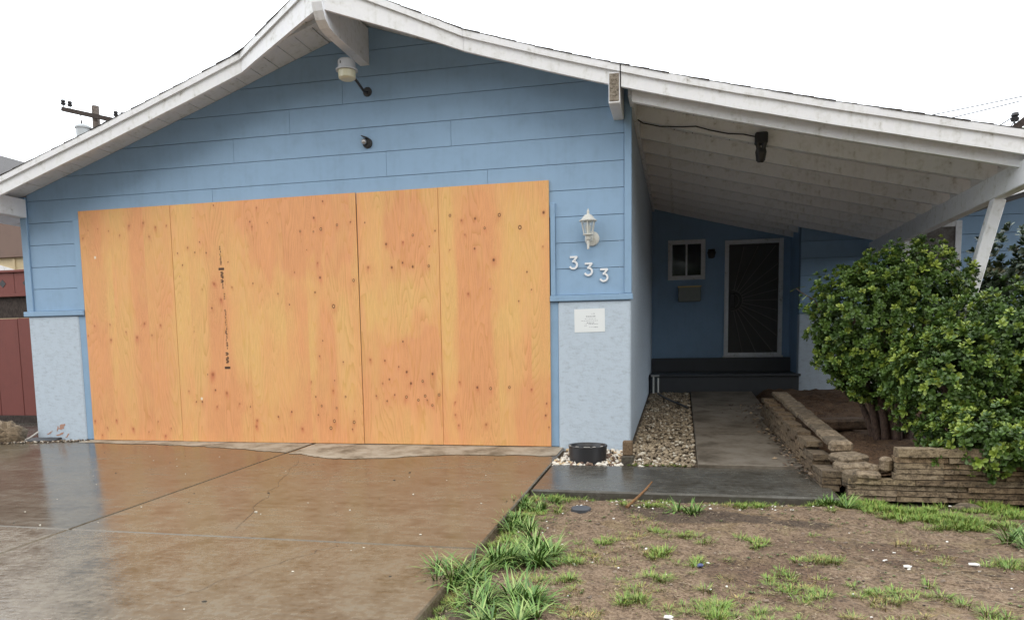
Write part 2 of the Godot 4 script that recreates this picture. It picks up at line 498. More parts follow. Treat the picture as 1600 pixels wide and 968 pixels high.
func make_ground() -> void:
	lawn_n = soil_noise(3, 1.0); patch_n = soil_noise(5, 0.7)
	var mb := MB.new()
	var base := func(_x, z): return -0.10 if z < 0.3 else (-0.04 * (z - 0.3) - 0.10 if z < 9.0 else -0.448)
	sheet(mb, [-300, -40, 40, 300], [-300, -40, 0.3, 9.0, 40, 300], base)
	struct("ground", mb, M.ground)
	# driveway slabs
	var dr := group_struct("driveway")
	for s in [[-1.15, 2.562, 0.03, 3.046, true], [2.575, 5.115, 0.03, 3.046, true], [-1.15, 2.562, 3.053, 9.0, false], [2.575, 5.115, 3.053, 9.0, false]]:
		mb = MB.new()
		slab(mb, s[0], s[1], s[2], s[3], drive_y)
		part("slab", mb, M.drive_rough if not s[4] else (M.drive if s[0] < 0 else M.drive_dull), dr)
	# hairline cracks
	for s in [[Vector2(0.95, 3.1), Vector2(1.6, 2.62), 5], [Vector2(3.95, 3.95), Vector2(4.35, 3.09), 6], [Vector2(2.9, 0.9), Vector2(3.6, 2.9), 8]]:
		mb = MB.new()
		var prev := []
		for i in 25:
			var f := i / 24.0
			var c2: Vector2 = s[0].lerp(s[1], f) + Vector2(lawn_n.get_noise_1d(f * 6.0 + s[2]), lawn_n.get_noise_1d(f * 7.0 + 40 + s[2])) * 0.05
			var w2 := 0.0012 + 0.001 * lawn_n.get_noise_1d(f * 30.0)
			var cur := [Vector3(c2.x - w2, drive_y(c2.y) + 0.001, c2.y), Vector3(c2.x + w2, drive_y(c2.y) + 0.001, c2.y)]
			if prev: mb.quad(prev[0], cur[0], cur[1], prev[1])
			prev = cur
		part("crack", mb, M.black, dr)
	# the dry lip under the eaves, its wet line uneven
	mb = MB.new()
	var tx := [-0.08, 0.17, 0.89, 1.5, 2.10, 2.52, 2.9, 3.18, 3.38, 3.62, 3.86, 4.13, 4.60, 5.00, 5.10]
	var tz := [0.16, 0.18, 0.20, 0.27, 0.39, 0.50, 0.66, 0.78, 0.72, 0.69, 0.56, 0.46, 0.45, 0.44, 0.40]
	var lip := soil_noise(21, 3.0)
	var zf := func(x: float) -> float:
		for i in tx.size() - 1:
			if x <= tx[i + 1]: return lerp(tz[i], tz[i + 1], (x - tx[i]) / (tx[i + 1] - tx[i])) + 0.05 * lip.get_noise_1d(x) + 0.018 * lip.get_noise_1d(x * 8.0)
		return tz[-1]
	var n := 260
	for i in n:
		var xa: float = lerp(-0.08, 5.1, float(i) / n); var xb: float = lerp(-0.08, 5.1, float(i + 1) / n)
		if absf(xa - 2.57) < 0.02: continue
		var za: float = zf.call(xa); var zb: float = zf.call(xb)
		mb.quad(Vector3(xa, drive_y(0.0) + 0.004, 0.0), Vector3(xa, drive_y(za) + 0.003, za), Vector3(xb, drive_y(zb) + 0.003, zb), Vector3(xb, drive_y(0.0) + 0.004, 0.0))
	var o := struct("threshold_pavement", mb, M.dry)
	# path across the front and walkway to the door
	mb = MB.new()
	slab(mb, 5.13, 7.16, 0.80, 1.69, drive_y, 0.12, 0.012)
	struct("front_path", mb, M.wet_path)
	var wk := group_struct("walkway")
	for s in [[-0.62, 0.79], [-2.2, -0.63], [-4.1, -2.21]]:
		mb = MB.new()
		slab(mb, 6.29, 7.12, s[0], s[1], ramp_y, 0.12, 0.006)
		part("slab", mb, M.walk, wk)
	# earth under the gravel
	mb = MB.new()
	sheet(mb, [5.10, 5.74], [-0.02, 0.4, 0.82], func(_x, z): return drive_y(z) - 0.03)
	sheet(mb, [5.70, 6.29], [-4.3, -2.0, 0.0, 0.82], func(_x, z): return ramp_y(z) - 0.035)
	struct("gravel_bed_ground", mb, M.ground)
	# bare lawn
	mb = MB.new()
	grid(mb, 5.112, 9.6, 1.685, 4.6, 0.028, soil_y, soil_c)
	grid(mb, 5.112, 9.6, 4.6, 9.0, 0.12, soil_y, soil_c)
	grid(mb, 9.6, 16.0, 1.3, 9.0, 0.25, func(x, z): return lawn_y(z), soil_c)
	struct("lawn_ground", mb, M.soil)
	# pebbles
	var forms := []
	var stone_mb := MB.new()
	stone_mb.blob(Vector3(1.0, 0.62, 0.8), 5, 0.2, 0)
	var pm := stone_mb.mesh()
	var xfs := []; var cols := []
	for i in 3000:
		var z := rng.randf_range(-4.0, 0.78)
		var x := rng.randf_range(5.74, 6.27)
		var r := rng.randf_range(0.010, 0.021) * (1.0 if rng.randf() > 0.12 else 1.35)
		xfs.append(Transform3D(Basis.from_euler(Vector3(rng.randf_range(-.5, .5), rng.randf() * TAU, rng.randf_range(-.5, .5))).scaled(Vector3.ONE * r), Vector3(x, ramp_y(z) - 0.03 + rng.randf_range(0.0, 0.016), z)))
		var k := rng.randf()
		cols.append(Color(0.36, 0.285, 0.19).lerp(Color(0.10, 0.075, 0.05), k) if k < 0.9 else Color(0.50, 0.45, 0.36))
	multi("gravel", pm, M.pebble, xfs, cols)
	xfs = []; cols = []
	for i in 620:
		var z := rng.randf_range(0.05, 0.79)
		var x := rng.randf_range(5.13 + (0.0 if z > 0.4 else 0.02), 5.70)
		if i > 560: x = rng.randf_range(5.72, 6.2); z = rng.randf_range(0.5, 0.79)
		var r := rng.randf_range(0.012, 0.026)
		xfs.append(Transform3D(Basis.from_euler(Vector3(rng.randf_range(-.6, .6), rng.randf() * TAU, rng.randf_range(-.6, .6))).scaled(Vector3.ONE * r), Vector3(x, drive_y(z) - 0.02 + rng.randf_range(0.0, 0.022), z)))
		var k := rng.randf()
		cols.append(Color(0.70, 0.66, 0.58) if k < 0.55 else (Color(0.55, 0.42, 0.26) if k < 0.78 else Color(0.16, 0.10, 0.07)))
	multi("white_gravel", pm, M.pebble, xfs, cols)

# ---------------------------------------------------------------- house
func roof_outline(z_wall_gap := 0.004, x0 := -0.72, x1 := 5.72) -> PackedVector2Array:
	var p := PackedVector2Array([Vector2(x0, -1), Vector2(x1, -1), Vector2(x1, deck_low(x1) - z_wall_gap)])
	for i in range(F_X.size() - 1, -1, -1):
		if F_X[i] < x1 - 0.01 and F_X[i] > x0 + 0.01: p.append(Vector2(F_X[i], F_Y[i] + 0.14 - z_wall_gap))
	p.append(Vector2(x0, deck_low(x0) - z_wall_gap))
	return p

func board(x0: float, x1: float, y0: float, y1: float, z0: float, z1: float, clip: PackedVector2Array, called: String, m: Material, par: Node3D) -> void:
	var r := PackedVector2Array([Vector2(x0, y0), Vector2(x1, y0), Vector2(x1, y1), Vector2(x0, y1)])
	for p in Geometry2D.intersect_polygons(r, clip):
		if p.size() < 3: continue
		var mb := MB.new()
		mb.poly(p, z0, z1)
		part(called, mb, m, par)

func make_house() -> void:
	house = thing("house", "single-storey blue house with a low gable, boarded garage and open porch", "house")
	var clip := roof_outline()
	# a solid wall behind the cladding
	var mb := MB.new()
	mb.poly(roof_outline(0.01, -0.70, 5.60), -0.14, -0.019)
	part("wall", mb, M.gap, house)
	# siding
	var top := 2.785
	for k in range(-5, 7):
		var y1 := top - 0.23 * k
		var y0 := y1 - 0.23
		if k == 5: y0 = 1.40
		if k >= 6: continue
		var xs := [-0.655, 5.66]
		var cuts := []
		if y1 < 2.4:
			board(-0.655, -0.085, y0 + 0.0025, y1 - 0.0025, -0.018, 0.0, clip, "siding_board", M.blue, house)
			board(5.045 if y1 < 2.2 else 4.9, 5.655, y0 + 0.0025, y1 - 0.0025, -0.018, 0.0, clip, "siding_board", M.blue, house)
			continue
		match k:
			-5: cuts = []
			-4: cuts = []
			-3: cuts = [3.02]
			-2: cuts = [2.46]
			-1: cuts = [1.84, 4.08]
			0: cuts = [3.44]
			1: cuts = [1.58, 4.42]
			2: cuts = [5.33]
		var e := [-0.655] + cuts + [5.655]
		for i in e.size() - 1:
			board(e[i] + 0.0015, e[i + 1] - 0.0015, y0 + 0.0025, y1 - 0.0025, -0.018, rng.randf_range(-0.0015, 0.0015), clip, "siding_board", M.blue, house)
	# trim
	for t in [[5.658, 5.722, 1.40, deck_low(5.7) - 0.01], [-0.742, -0.658, 1.40, deck_low(-0.7) - 0.01]]:
		mb = MB.new(); mb.box(Vector3(t[0], t[2], -0.03), Vector3(t[1], t[3], 0.018), 0.004); part("corner_board", mb, M.blue_trim, house)
	for t in [[4.992, 5.735], [-0.775, -0.008]]:
		mb = MB.new(); mb.box(Vector3(t[0], 1.345, -0.03), Vector3(t[1], 1.397, 0.034), 0.005); part("belt_trim", mb, M.blue_trim, house)
	mb = MB.new(); mb.box(Vector3(5.0, 1.399, -0.01), Vector3(5.043, 2.22, 0.024), 0.004); part("door_casing", mb, M.blue_trim, house)
	mb = MB.new(); mb.box(Vector3(-0.083, 1.399, -0.01), Vector3(-0.004, 2.34, 0.016), 0.004); part("door_casing", mb, M.blue_trim, house)
	mb = MB.new(); mb.box(Vector3(4.98, 0.02, -0.1), Vector3(5.062, 1.343, 0.004), 0.004); part("door_casing", mb, M.blue_trim, house)
	mb = MB.new(); mb.box(Vector3(-0.095, 0.02, -0.1), Vector3(0.0, 1.343, 0.004), 0.004); part("door_casing", mb, M.blue_trim, house)
	# stucco
	mb = MB.new(); mb.box(Vector3(5.063, -0.09, -0.16), Vector3(5.716, 1.344, 0.014), 0.012); part("stucco_wall", mb, M.stucco, house)
	mb = MB.new(); mb.box(Vector3(-0.735, -0.09, -0.16), Vector3(-0.096, 1.344, 0.014), 0.012); part("stucco_wall", mb, M.stucco, house)
	var y_side := deck_low(5.70) - 0.006
	mb = MB.new(); mb.box(Vector3(5.61, -0.09, -5.3), Vector3(5.708, y_side, -0.032)); part("side_wall", mb, M.stucco, house)
	mb = MB.new(); mb.box(Vector3(-0.73, -0.09, -9.0), Vector3(-0.62, deck_low(-0.73) - 0.006, -0.161)); part("side_wall", mb, M.stucco, house)
	# peeled paint low on the left pier
	for s in [[-0.40, 0.155, 0.06, 0.026, 1], [-0.46, 0.135, 0.02, 0.02, 2], [-0.43, 0.075, 0.09, 0.010, 3], [-0.57, 0.085, 0.06, 0.008, 4], [-0.34, 0.06, 0.04, 0.012, 5]]:
		var p := PackedVector2Array()
		var no := soil_noise(s[4], 1.0)
		for i in 16:
			var a := TAU * i / 16
			var k := 1.0 + 0.9 * no.get_noise_2d(cos(a), sin(a))
			p.append(Vector2(s[0] + s[2] * k * cos(a) * 0.6, s[1] + s[3] * k * sin(a) + 0.02 * cos(a)))
		mb = MB.new(); mb.poly(p, 0.008, 0.0165)
		part("bare_patch", mb, mat(Color(0.42, 0.25, 0.19), 0.9), house)

func strip(mb: MB, xs: Array, lo: float, hi: float, back: float, fwd: float) -> void:
	# a board that follows the eave line: lo and hi above the roof's underside, back and fwd from the eave in z
	for i in xs.size() - 1:
		var a: float = xs[i]; var b: float = xs[i + 1]
		var wa := 0.004 * lawn_n.get_noise_1d(a * 1.7); var wb := 0.004 * lawn_n.get_noise_1d(b * 1.7)
		var fa := roof_low(a) + wa; var fb := roof_low(b) + wb
		var da := 0.085 * maxf(0.0, 1.0 - absf(a - RIDGE) / 1.0) if lo == 0.0 else 0.0
		var db := 0.085 * maxf(0.0, 1.0 - absf(b - RIDGE) / 1.0) if lo == 0.0 else 0.0
		var za := front_z(a); var zb := front_z(b)
		var p := [Vector3(a, fa + lo - da, za + fwd), Vector3(b, fb + lo - db, zb + fwd), Vector3(b, fb + lo - db, zb - back), Vector3(a, fa + lo - da, za - back),
			Vector3(a, fa + hi, za + fwd), Vector3(b, fb + hi, zb + fwd), Vector3(b, fb + hi, zb - back), Vector3(a, fa + hi, za - back)]
		mb.quad(p[3], p[2], p[1], p[0]); mb.quad(p[4], p[5], p[6], p[7]); mb.quad(p[0], p[1], p[5], p[4]); mb.quad(p[2], p[3], p[7], p[6])
		if i == 0: mb.quad(p[3], p[0], p[4], p[7])
		if i == xs.size() - 2: mb.quad(p[1], p[2], p[6], p[5])

func spread(a: float, b: float, step: float) -> Array:
	var n: int = max(1, int(round((b - a) / step)))
	var out := []
	for i in n + 1: out.append(lerp(a, b, float(i) / n))
	return out

func make_roof() -> void:
	var mb: MB
	# roof boards, seen from below at the eaves and in the porch
	var xs := []
	var x := RIDGE
	while x > -1.2: xs.append([x - 0.172, x - 0.004]); x -= 0.176
	x = RIDGE
	while x < 8.95: xs.append([x + 0.004, x + 0.171]); x += 0.176
	for s in xs:
		mb = MB.new()
		var a: float = s[0]; var b: float = s[1]
		var zf: float = min(front_z(a), front_z(b)) - 0.035
		var zb := -9.5
		var j := rng.randf_range(-0.002, 0.002)
		mb.hexa([Vector3(a, deck_low(a) + j, zf), Vector3(b, deck_low(b) + j, zf), Vector3(b, deck_low(b) + j, zb), Vector3(a, deck_low(a) + j, zb),
			Vector3(a, deck_low(a) + 0.02, zf), Vector3(b, deck_low(b) + 0.02, zf), Vector3(b, deck_low(b) + 0.02, zb), Vector3(a, deck_low(a) + 0.02, zb)])
		part("roof_board", mb, M.white, house)
	# felt and shingle courses
	mb = MB.new()
	for r in [spread(-1.25, RIDGE, 0.3), spread(RIDGE, 9.06, 0.3)]:
		for i in r.size() - 1:
			var a: float = r[i]; var b: float = r[i + 1]
			var za: float = front_z(a) - 0.03; var zb: float = front_z(b) - 0.03
			mb.quad(Vector3(a, deck_low(a) + 0.024, za), Vector3(b, deck_low(b) + 0.024, zb), Vector3(b, deck_low(b) + 0.024, -9.5), Vector3(a, deck_low(a) + 0.024, -9.5))
	part("roof_felt", mb, M.black, house)
	for side in [-1, 1]:
		var k := 0
		var xa := RIDGE
		while xa > -1.2 and xa < 9.0:
			var xb: float = xa + side * 0.155
			mb = MB.new()
			var lo: float = min(xa, xb); var hi: float = max(xa, xb)
			# thicker and proud at the lower edge
			var out: float = 0.026 + rng.randf_range(-0.004, 0.006)
			var t_lo: float = 0.033 if side < 0 else 0.027; var t_hi: float = 0.027 if side < 0 else 0.033
			t_lo += rng.randf_range(0, 0.003); t_hi += rng.randf_range(0, 0.003)
			mb.hexa([Vector3(lo, deck_low(lo) + 0.0245, front_z(lo) + out), Vector3(hi, deck_low(hi) + 0.0245, front_z(hi) + out), Vector3(hi, deck_low(hi) + 0.0245, -9.5), Vector3(lo, deck_low(lo) + 0.0245, -9.5),
				Vector3(lo, deck_low(lo) + t_lo, front_z(lo) + out), Vector3(hi, deck_low(hi) + t_hi, front_z(hi) + out), Vector3(hi, deck_low(hi) + t_hi, -9.5), Vector3(lo, deck_low(lo) + t_lo, -9.5)])
			part("shingle_course", mb, M.shingle, house)
			xa = xb; k += 1
	# fascia: a wide board and a trim strip above it
	for s in [[-1.25, 2.250], [2.252, 3.256], [3.258, 4.344], [4.346, 5.655], [5.665, 9.06]]:
		var r := spread(s[0], s[1], 0.22)
		mb = MB.new(); strip(mb, r, 0.0, 0.112, 0.034, 0.0); part("fascia_board", mb, M.white, house)
		mb = MB.new(); strip(mb, r, 0.109, 0.164, 0.034, 0.022); part("fascia_trim", mb, M.white, house)
	# beams that carry the eaves
	mb = MB.new()
	mb.xf = Transform3D(Basis(Vector3(0, 0, 1), Vector3(0, 1, 0), Vector3(-1, 0, 0)), Vector3(3.302, 0, 0))
	var pr := PackedVector2Array([Vector2(0.0, 3.572), Vector2(0.70, 3.572), Vector2(0.80, 3.585), Vector2(0.87, 3.625), Vector2(0.91, 3.68), Vector2(0.93, 3.74), Vector2(0.93, 3.815), Vector2(0.72, 3.87), Vector2(0.0, 3.9)])
	mb.poly(pr, 0.0, 0.09)
	part("ridge_beam", mb, M.white, house)
	mb = MB.new(); mb.box(Vector3(5.565, 2.893, 0.001), Vector3(5.655, 3.14, 0.462), 0.006); part("eave_beam", mb, M.white, house)
	mb = MB.new(); mb.box(Vector3(5.571, 2.91, 0.455), Vector3(5.649, 3.125, 0.468), 0.003); part("weathered_beam_end", mb, M.bare_wood, house)
	mb = MB.new(); mb.box(Vector3(-0.756, 2.385, 0.022), Vector3(-0.64, 2.575, 0.62), 0.006); part("eave_beam", mb, M.white, house)
	# battens under the prow, in line with the straight eaves
	for s in [[2.28, 3.20], [3.31, 4.32]]:
		mb = MB.new()
		for xa in spread(s[0], s[1], 0.2):
			var xb: float = xa + (s[1] - s[0]) / round((s[1] - s[0]) / 0.2)
			if xb > s[1] + 0.01: continue
			mb.hexa([Vector3(xa, deck_low(xa) - 0.035, 0.43), Vector3(xb, deck_low(xb) - 0.035, 0.43), Vector3(xb, deck_low(xb) - 0.035, 0.39), Vector3(xa, deck_low(xa) - 0.035, 0.39),
				Vector3(xa, deck_low(xa) - 0.001, 0.43), Vector3(xb, deck_low(xb) - 0.001, 0.43), Vector3(xb, deck_low(xb) - 0.001, 0.39), Vector3(xa, deck_low(xa) - 0.001, 0.39)])
		part("soffit_batten", mb, M.white, house)
	# porch rafters
	var rz := [0.33, -0.434, -1.022, -1.562, -2.098, -2.629, -3.152, -3.63, -4.06, -4.517, -4.98]
	for i in rz.size():
		mb = MB.new()
		var z: float = rz[i]
		var r := spread(5.745, 9.0 if i == 0 else 8.73, 0.4)
		for k in r.size() - 1:
			var a: float = r[k]; var b: float = r[k + 1]
			var w := 0.0 if i > 0 else 0.07
			mb.hexa([Vector3(a, roof_low(a) - w, z + 0.021), Vector3(b, roof_low(b) - w, z + 0.021), Vector3(b, roof_low(b) - w, z - 0.021), Vector3(a, roof_low(a) - w, z - 0.021),
				Vector3(a, deck_low(a) - 0.002, z + 0.021), Vector3(b, deck_low(b) - 0.002, z + 0.021), Vector3(b, deck_low(b) - 0.002, z - 0.021), Vector3(a, deck_low(a) - 0.002, z - 0.021)])
		part("rafter", mb, M.white, house)
	mb = MB.new(); mb.box(Vector3(5.709, deck_low(5.75) - 0.15, -5.15), Vector3(5.744, deck_low(5.75) - 0.012, 0.30), 0.004); part("ledger", mb, M.white, house)
	# porch beam and leaning posts
	mb = MB.new(); mb.box(Vector3(8.60, 2.075, -4.19), Vector3(8.70, 2.262, 0.52), 0.006); part("porch_beam", mb, M.white, house)
	for s in [[Vector3(8.655, 2.074, -0.16), Vector3(8.19, 0.02, -0.20)], [Vector3(8.655, 2.074, -2.62), Vector3(8.25, 0.1, -2.62)]]:
		mb = MB.new(); mb.bar(s[1], s[0], 0.092, 0.092, Vector3(0, 0, 1), 0.006); part("post", mb, M.white, house)

# ---------------------------------------------------------------- entry
func make_entry() -> void:
	var mb := MB.new()
	var zr := -5.2
	mb.box(Vector3(5.60, 0.0, zr - 0.12), Vector3(7.85, 3.1, zr)); part("entry_wall", mb, M.blue, house)
	for x in [6.10, 6.72, 7.66]:
		mb = MB.new(); mb.box(Vector3(x, 0.78, zr), Vector3(x + 0.012, 2.6, zr + 0.004)); part("wall_batten", mb, M.blue, house)
	mb = MB.new(); mb.box(Vector3(7.75, 0.0, zr), Vector3(7.85, 2.75, -4.32)); part("return_wall", mb, M.blue, house)
	# window
	var w := part("window", MB.new_frame(5.948, 6.511, 1.94, 2.546, 0.066, zr - 0.01, zr + 0.03), M.white, house)
	mb = MB.new(); mb.box(Vector3(6.014, 2.006, zr + 0.001), Vector3(6.445, 2.480, zr + 0.006)); part("pane", mb, M.dark_glass, w)
	mb = MB.new(); mb.box(Vector3(6.215, 2.007, zr + 0.004), Vector3(6.243, 2.479, zr + 0.022)); part("mullion", mb, M.white, w)
	# security screen door
	var d := part("door", MB.new_frame(6.797, 7.645, 0.747, 2.507, 0.062, zr - 0.01, zr + 0.05), M.white, house)
	mb = MB.new(); mb.box(Vector3(6.860, 0.775, zr + 0.001), Vector3(7.582, 2.444, zr + 0.008)); part("door_leaf", mb, mat(Color(0.065, 0.062, 0.06), 0.6), d)
	mb = MB.new()
	var c := Vector3(6.905, 1.60, zr + 0.03)
	for i in 13:
		var a := deg_to_rad(-78 + 13 * i)
		var dir := Vector3(cos(a), sin(a), 0)
		var far := 0.66 / maxf(0.15, cos(a))
		far = min(far, 0.80 / maxf(0.05, absf(sin(a))))
		mb.bar(c + dir * 0.16, c + dir * far, 0.012, 0.012, Vector3(0, 0, 1))
	part("sunburst_bars", mb, M.bronze, d)
	for r in [0.16, 0.11]:
		mb = MB.new()
		var p := PackedVector3Array()
		for i in 25: p.append(c + Vector3(cos(PI * (i / 24.0) - PI / 2) * r, sin(PI * (i / 24.0) - PI / 2) * r, 0))
		mb.tube(p, PackedFloat32Array([0.007]), 6)
		part("sunburst_ring", mb, M.bronze, d)
	mb = MB.new(); mb.box(Vector3(6.865, 1.49, zr + 0.012), Vector3(6.955, 1.71, zr + 0.05), 0.01); part("lock_plate", mb, M.iron, d)
	mb = MB.new(); mb.box(Vector3(6.78, 0.735, zr), Vector3(7.66, 0.762, zr + 0.10), 0.004); part("door_sill", mb, M.white, house)
	# dark painted steps
	var st := thing("porch_steps", "dark painted wooden steps filling the porch below the front door", "steps", Vector3(5.72, 0.25, -4.6))
	var loc := Vector3(-5.72, -0.25, 4.6)
	var dk := tri_mat(Color(0.045, 0.05, 0.058), 0.5, M.blue.albedo_texture, 0.8)
	mb = MB.new(); mb.box(Vector3(5.715, 0.52, -5.199) + loc, Vector3(7.745, 0.735, -4.95) + loc, 0.006); part("upper_step", mb, dk, st)
	for i in 6:
		mb = MB.new(); mb.box(Vector3(5.715, 0.49, -4.94 + i * 0.157) + loc, Vector3(7.755, 0.523, -4.79 + i * 0.157) + loc, 0.006); part("tread_board", mb, dk, st)
	mb = MB.new(); mb.box(Vector3(5.73, 0.20, -4.93) + loc, Vector3(7.735, 0.488, -4.03) + loc, 0.004); part("riser", mb, dk, st)

	# mailbox
	var ml := thing("mailbox", "grey metal wall mailbox with a brass lid edge, left of the front door", "mailbox", Vector3(6.277, 1.6, zr + 0.01))
	mb = MB.new(); mb.box(Vector3(-0.17, 0.0, 0.0), Vector3(0.17, 0.235, 0.10), 0.01); part("box", mb, tri_mat(Color(0.22, 0.24, 0.22), 0.4, M.white.albedo_texture, 2.0), ml)
	mb = MB.new(); mb.xf = Transform3D(Basis(Vector3.RIGHT, 0.18), Vector3(0, 0.237, 0)); mb.box(Vector3(-0.178, 0.0, 0.0), Vector3(0.178, 0.016, 0.115), 0.004); part("lid", mb, M.metal, ml)
	mb = MB.new(); mb.box(Vector3(-0.178, 0.215, 0.116), Vector3(0.178, 0.236, 0.124), 0.003); part("lid_edge", mb, M.brass, ml)
	# small dark porch lamp
	var lp := thing("porch_lamp", "small dark wall lamp between the entry window and the front door", "wall lamp", Vector3(6.60, 2.33, zr + 0.005))
	mb = MB.new(); mb.box(Vector3(-0.05, -0.06, 0.0), Vector3(0.05, 0.06, 0.02), 0.006); part("wall_plate", mb, M.iron, lp)
	mb = MB.new(); mb.xf = Transform3D(Basis(), Vector3(0, -0.03, 0.08)); mb.lathe(PackedVector2Array([Vector2(0.0, -0.06), Vector2(0.045, -0.05), Vector2(0.06, 0.02), Vector2(0.07, 0.03), Vector2(0.03, 0.07), Vector2(0, 0.08)]), 12); part("lamp_shade", mb, M.iron, lp)
	# standpipe at the foot of the side wall
	var sp := thing("standpipe", "pair of thin white water pipes at the far end of the gravel strip", "water pipe", Vector3(5.80, 0.22, -3.9))
	for s in [[-0.02, 0.30], [0.045, 0.26]]:
		mb = MB.new(); mb.tube(PackedVector3Array([Vector3(s[0], -0.03, 0), Vector3(s[0], s[1], 0)]), PackedFloat32Array([0.012]), 8); part("pipe", mb, M.lamp_white, sp)
	mb = MB.new(); mb.tube(PackedVector3Array([Vector3(-0.05, 0.29, 0), Vector3(0.06, 0.29, 0)]), PackedFloat32Array([0.016]), 8); part("tap", mb, M.metal, sp)
	# hose end on the gravel
	mb = MB.new()
	var hp := PackedVector3Array()
	for i in 13:
		var f := i / 12.0
		hp.append(Vector3(lerp(5.85, 6.24, f), ramp_y(lerp(-3.7, -2.2, f)) + 0.012, lerp(-3.7, -2.2, f) + 0.12 * sin(f * 5.0)))
	mb.tube(hp, PackedFloat32Array([0.013]), 7)
	tag(part("garden_hose", mb, M.black), "short black hose lying across the gravel by the walkway", "hose")

# ---------------------------------------------------------------- right wing
func make_wing() -> void:
	var z := -4.2
	var rake := func(x): return 2.36 + 0.29 * (x - 9.06)
	var mb := MB.new()
	var clip := PackedVector2Array([Vector2(7.745, -1), Vector2(13, -1), Vector2(13, rake.call(13.0)), Vector2(9.02, rake.call(9.02)), Vector2(9.0, 2.28), Vector2(7.745, 2.62)])
	mb.poly(clip, z - 0.14, z - 0.019); part("wing_wall", mb, M.gap, house)
	for k in 9:
		var y0 := 1.40 + 0.23 * k
		board(7.752, 8.64, y0 + 0.004, y0 + 0.226, z - 0.018, z, clip, "siding_board", M.blue, house)
		board(8.643, 13, y0 + 0.004, y0 + 0.226, z - 0.018, z, clip, "siding_board", M.blue, house)
	mb = MB.new(); mb.box(Vector3(7.74, 1.345, z - 0.03), Vector3(13, 1.397, z + 0.034), 0.005); part("belt_trim", mb, M.blue_trim, house)
	mb = MB.new(); mb.box(Vector3(7.742, -0.1, z - 0.16), Vector3(13, 1.344, z + 0.014), 0.01); part("stucco_wall", mb, M.stucco, house)
	# boarded window
	var w := part("window", MB.new_frame(9.02, 9.715, 1.72, 2.50, 0.075, z - 0.01, z + 0.035), M.white, house)
	mb = MB.new(); mb.box(Vector3(9.094, 1.794, z + 0.001), Vector3(9.641, 2.426, z + 0.02), 0.002); part("panel", mb, M.grey_board, w)
	# gable edge
	mb = MB.new(); mb.bar(Vector3(8.98, rake.call(8.98) + 0.055, z + 1.2), Vector3(13, rake.call(13.0) + 0.055, z + 1.2), 0.03, 0.11); part("fascia_board", mb, M.white, house)
	mb = MB.new(); mb.bar(Vector3(9.02, rake.call(9.02) + 0.075, -3.65), Vector3(13, rake.call(13.0) + 0.075, -3.65), 1.18, 0.014); part("soffit", mb, M.white, house)
	mb = MB.new(); mb.bar(Vector3(9.02, rake.call(9.02) + 0.10, -6.5), Vector3(13, rake.call(13.0) + 0.10, -6.5), 7.0, 0.03); part("wing_roof", mb, M.shingle, house)

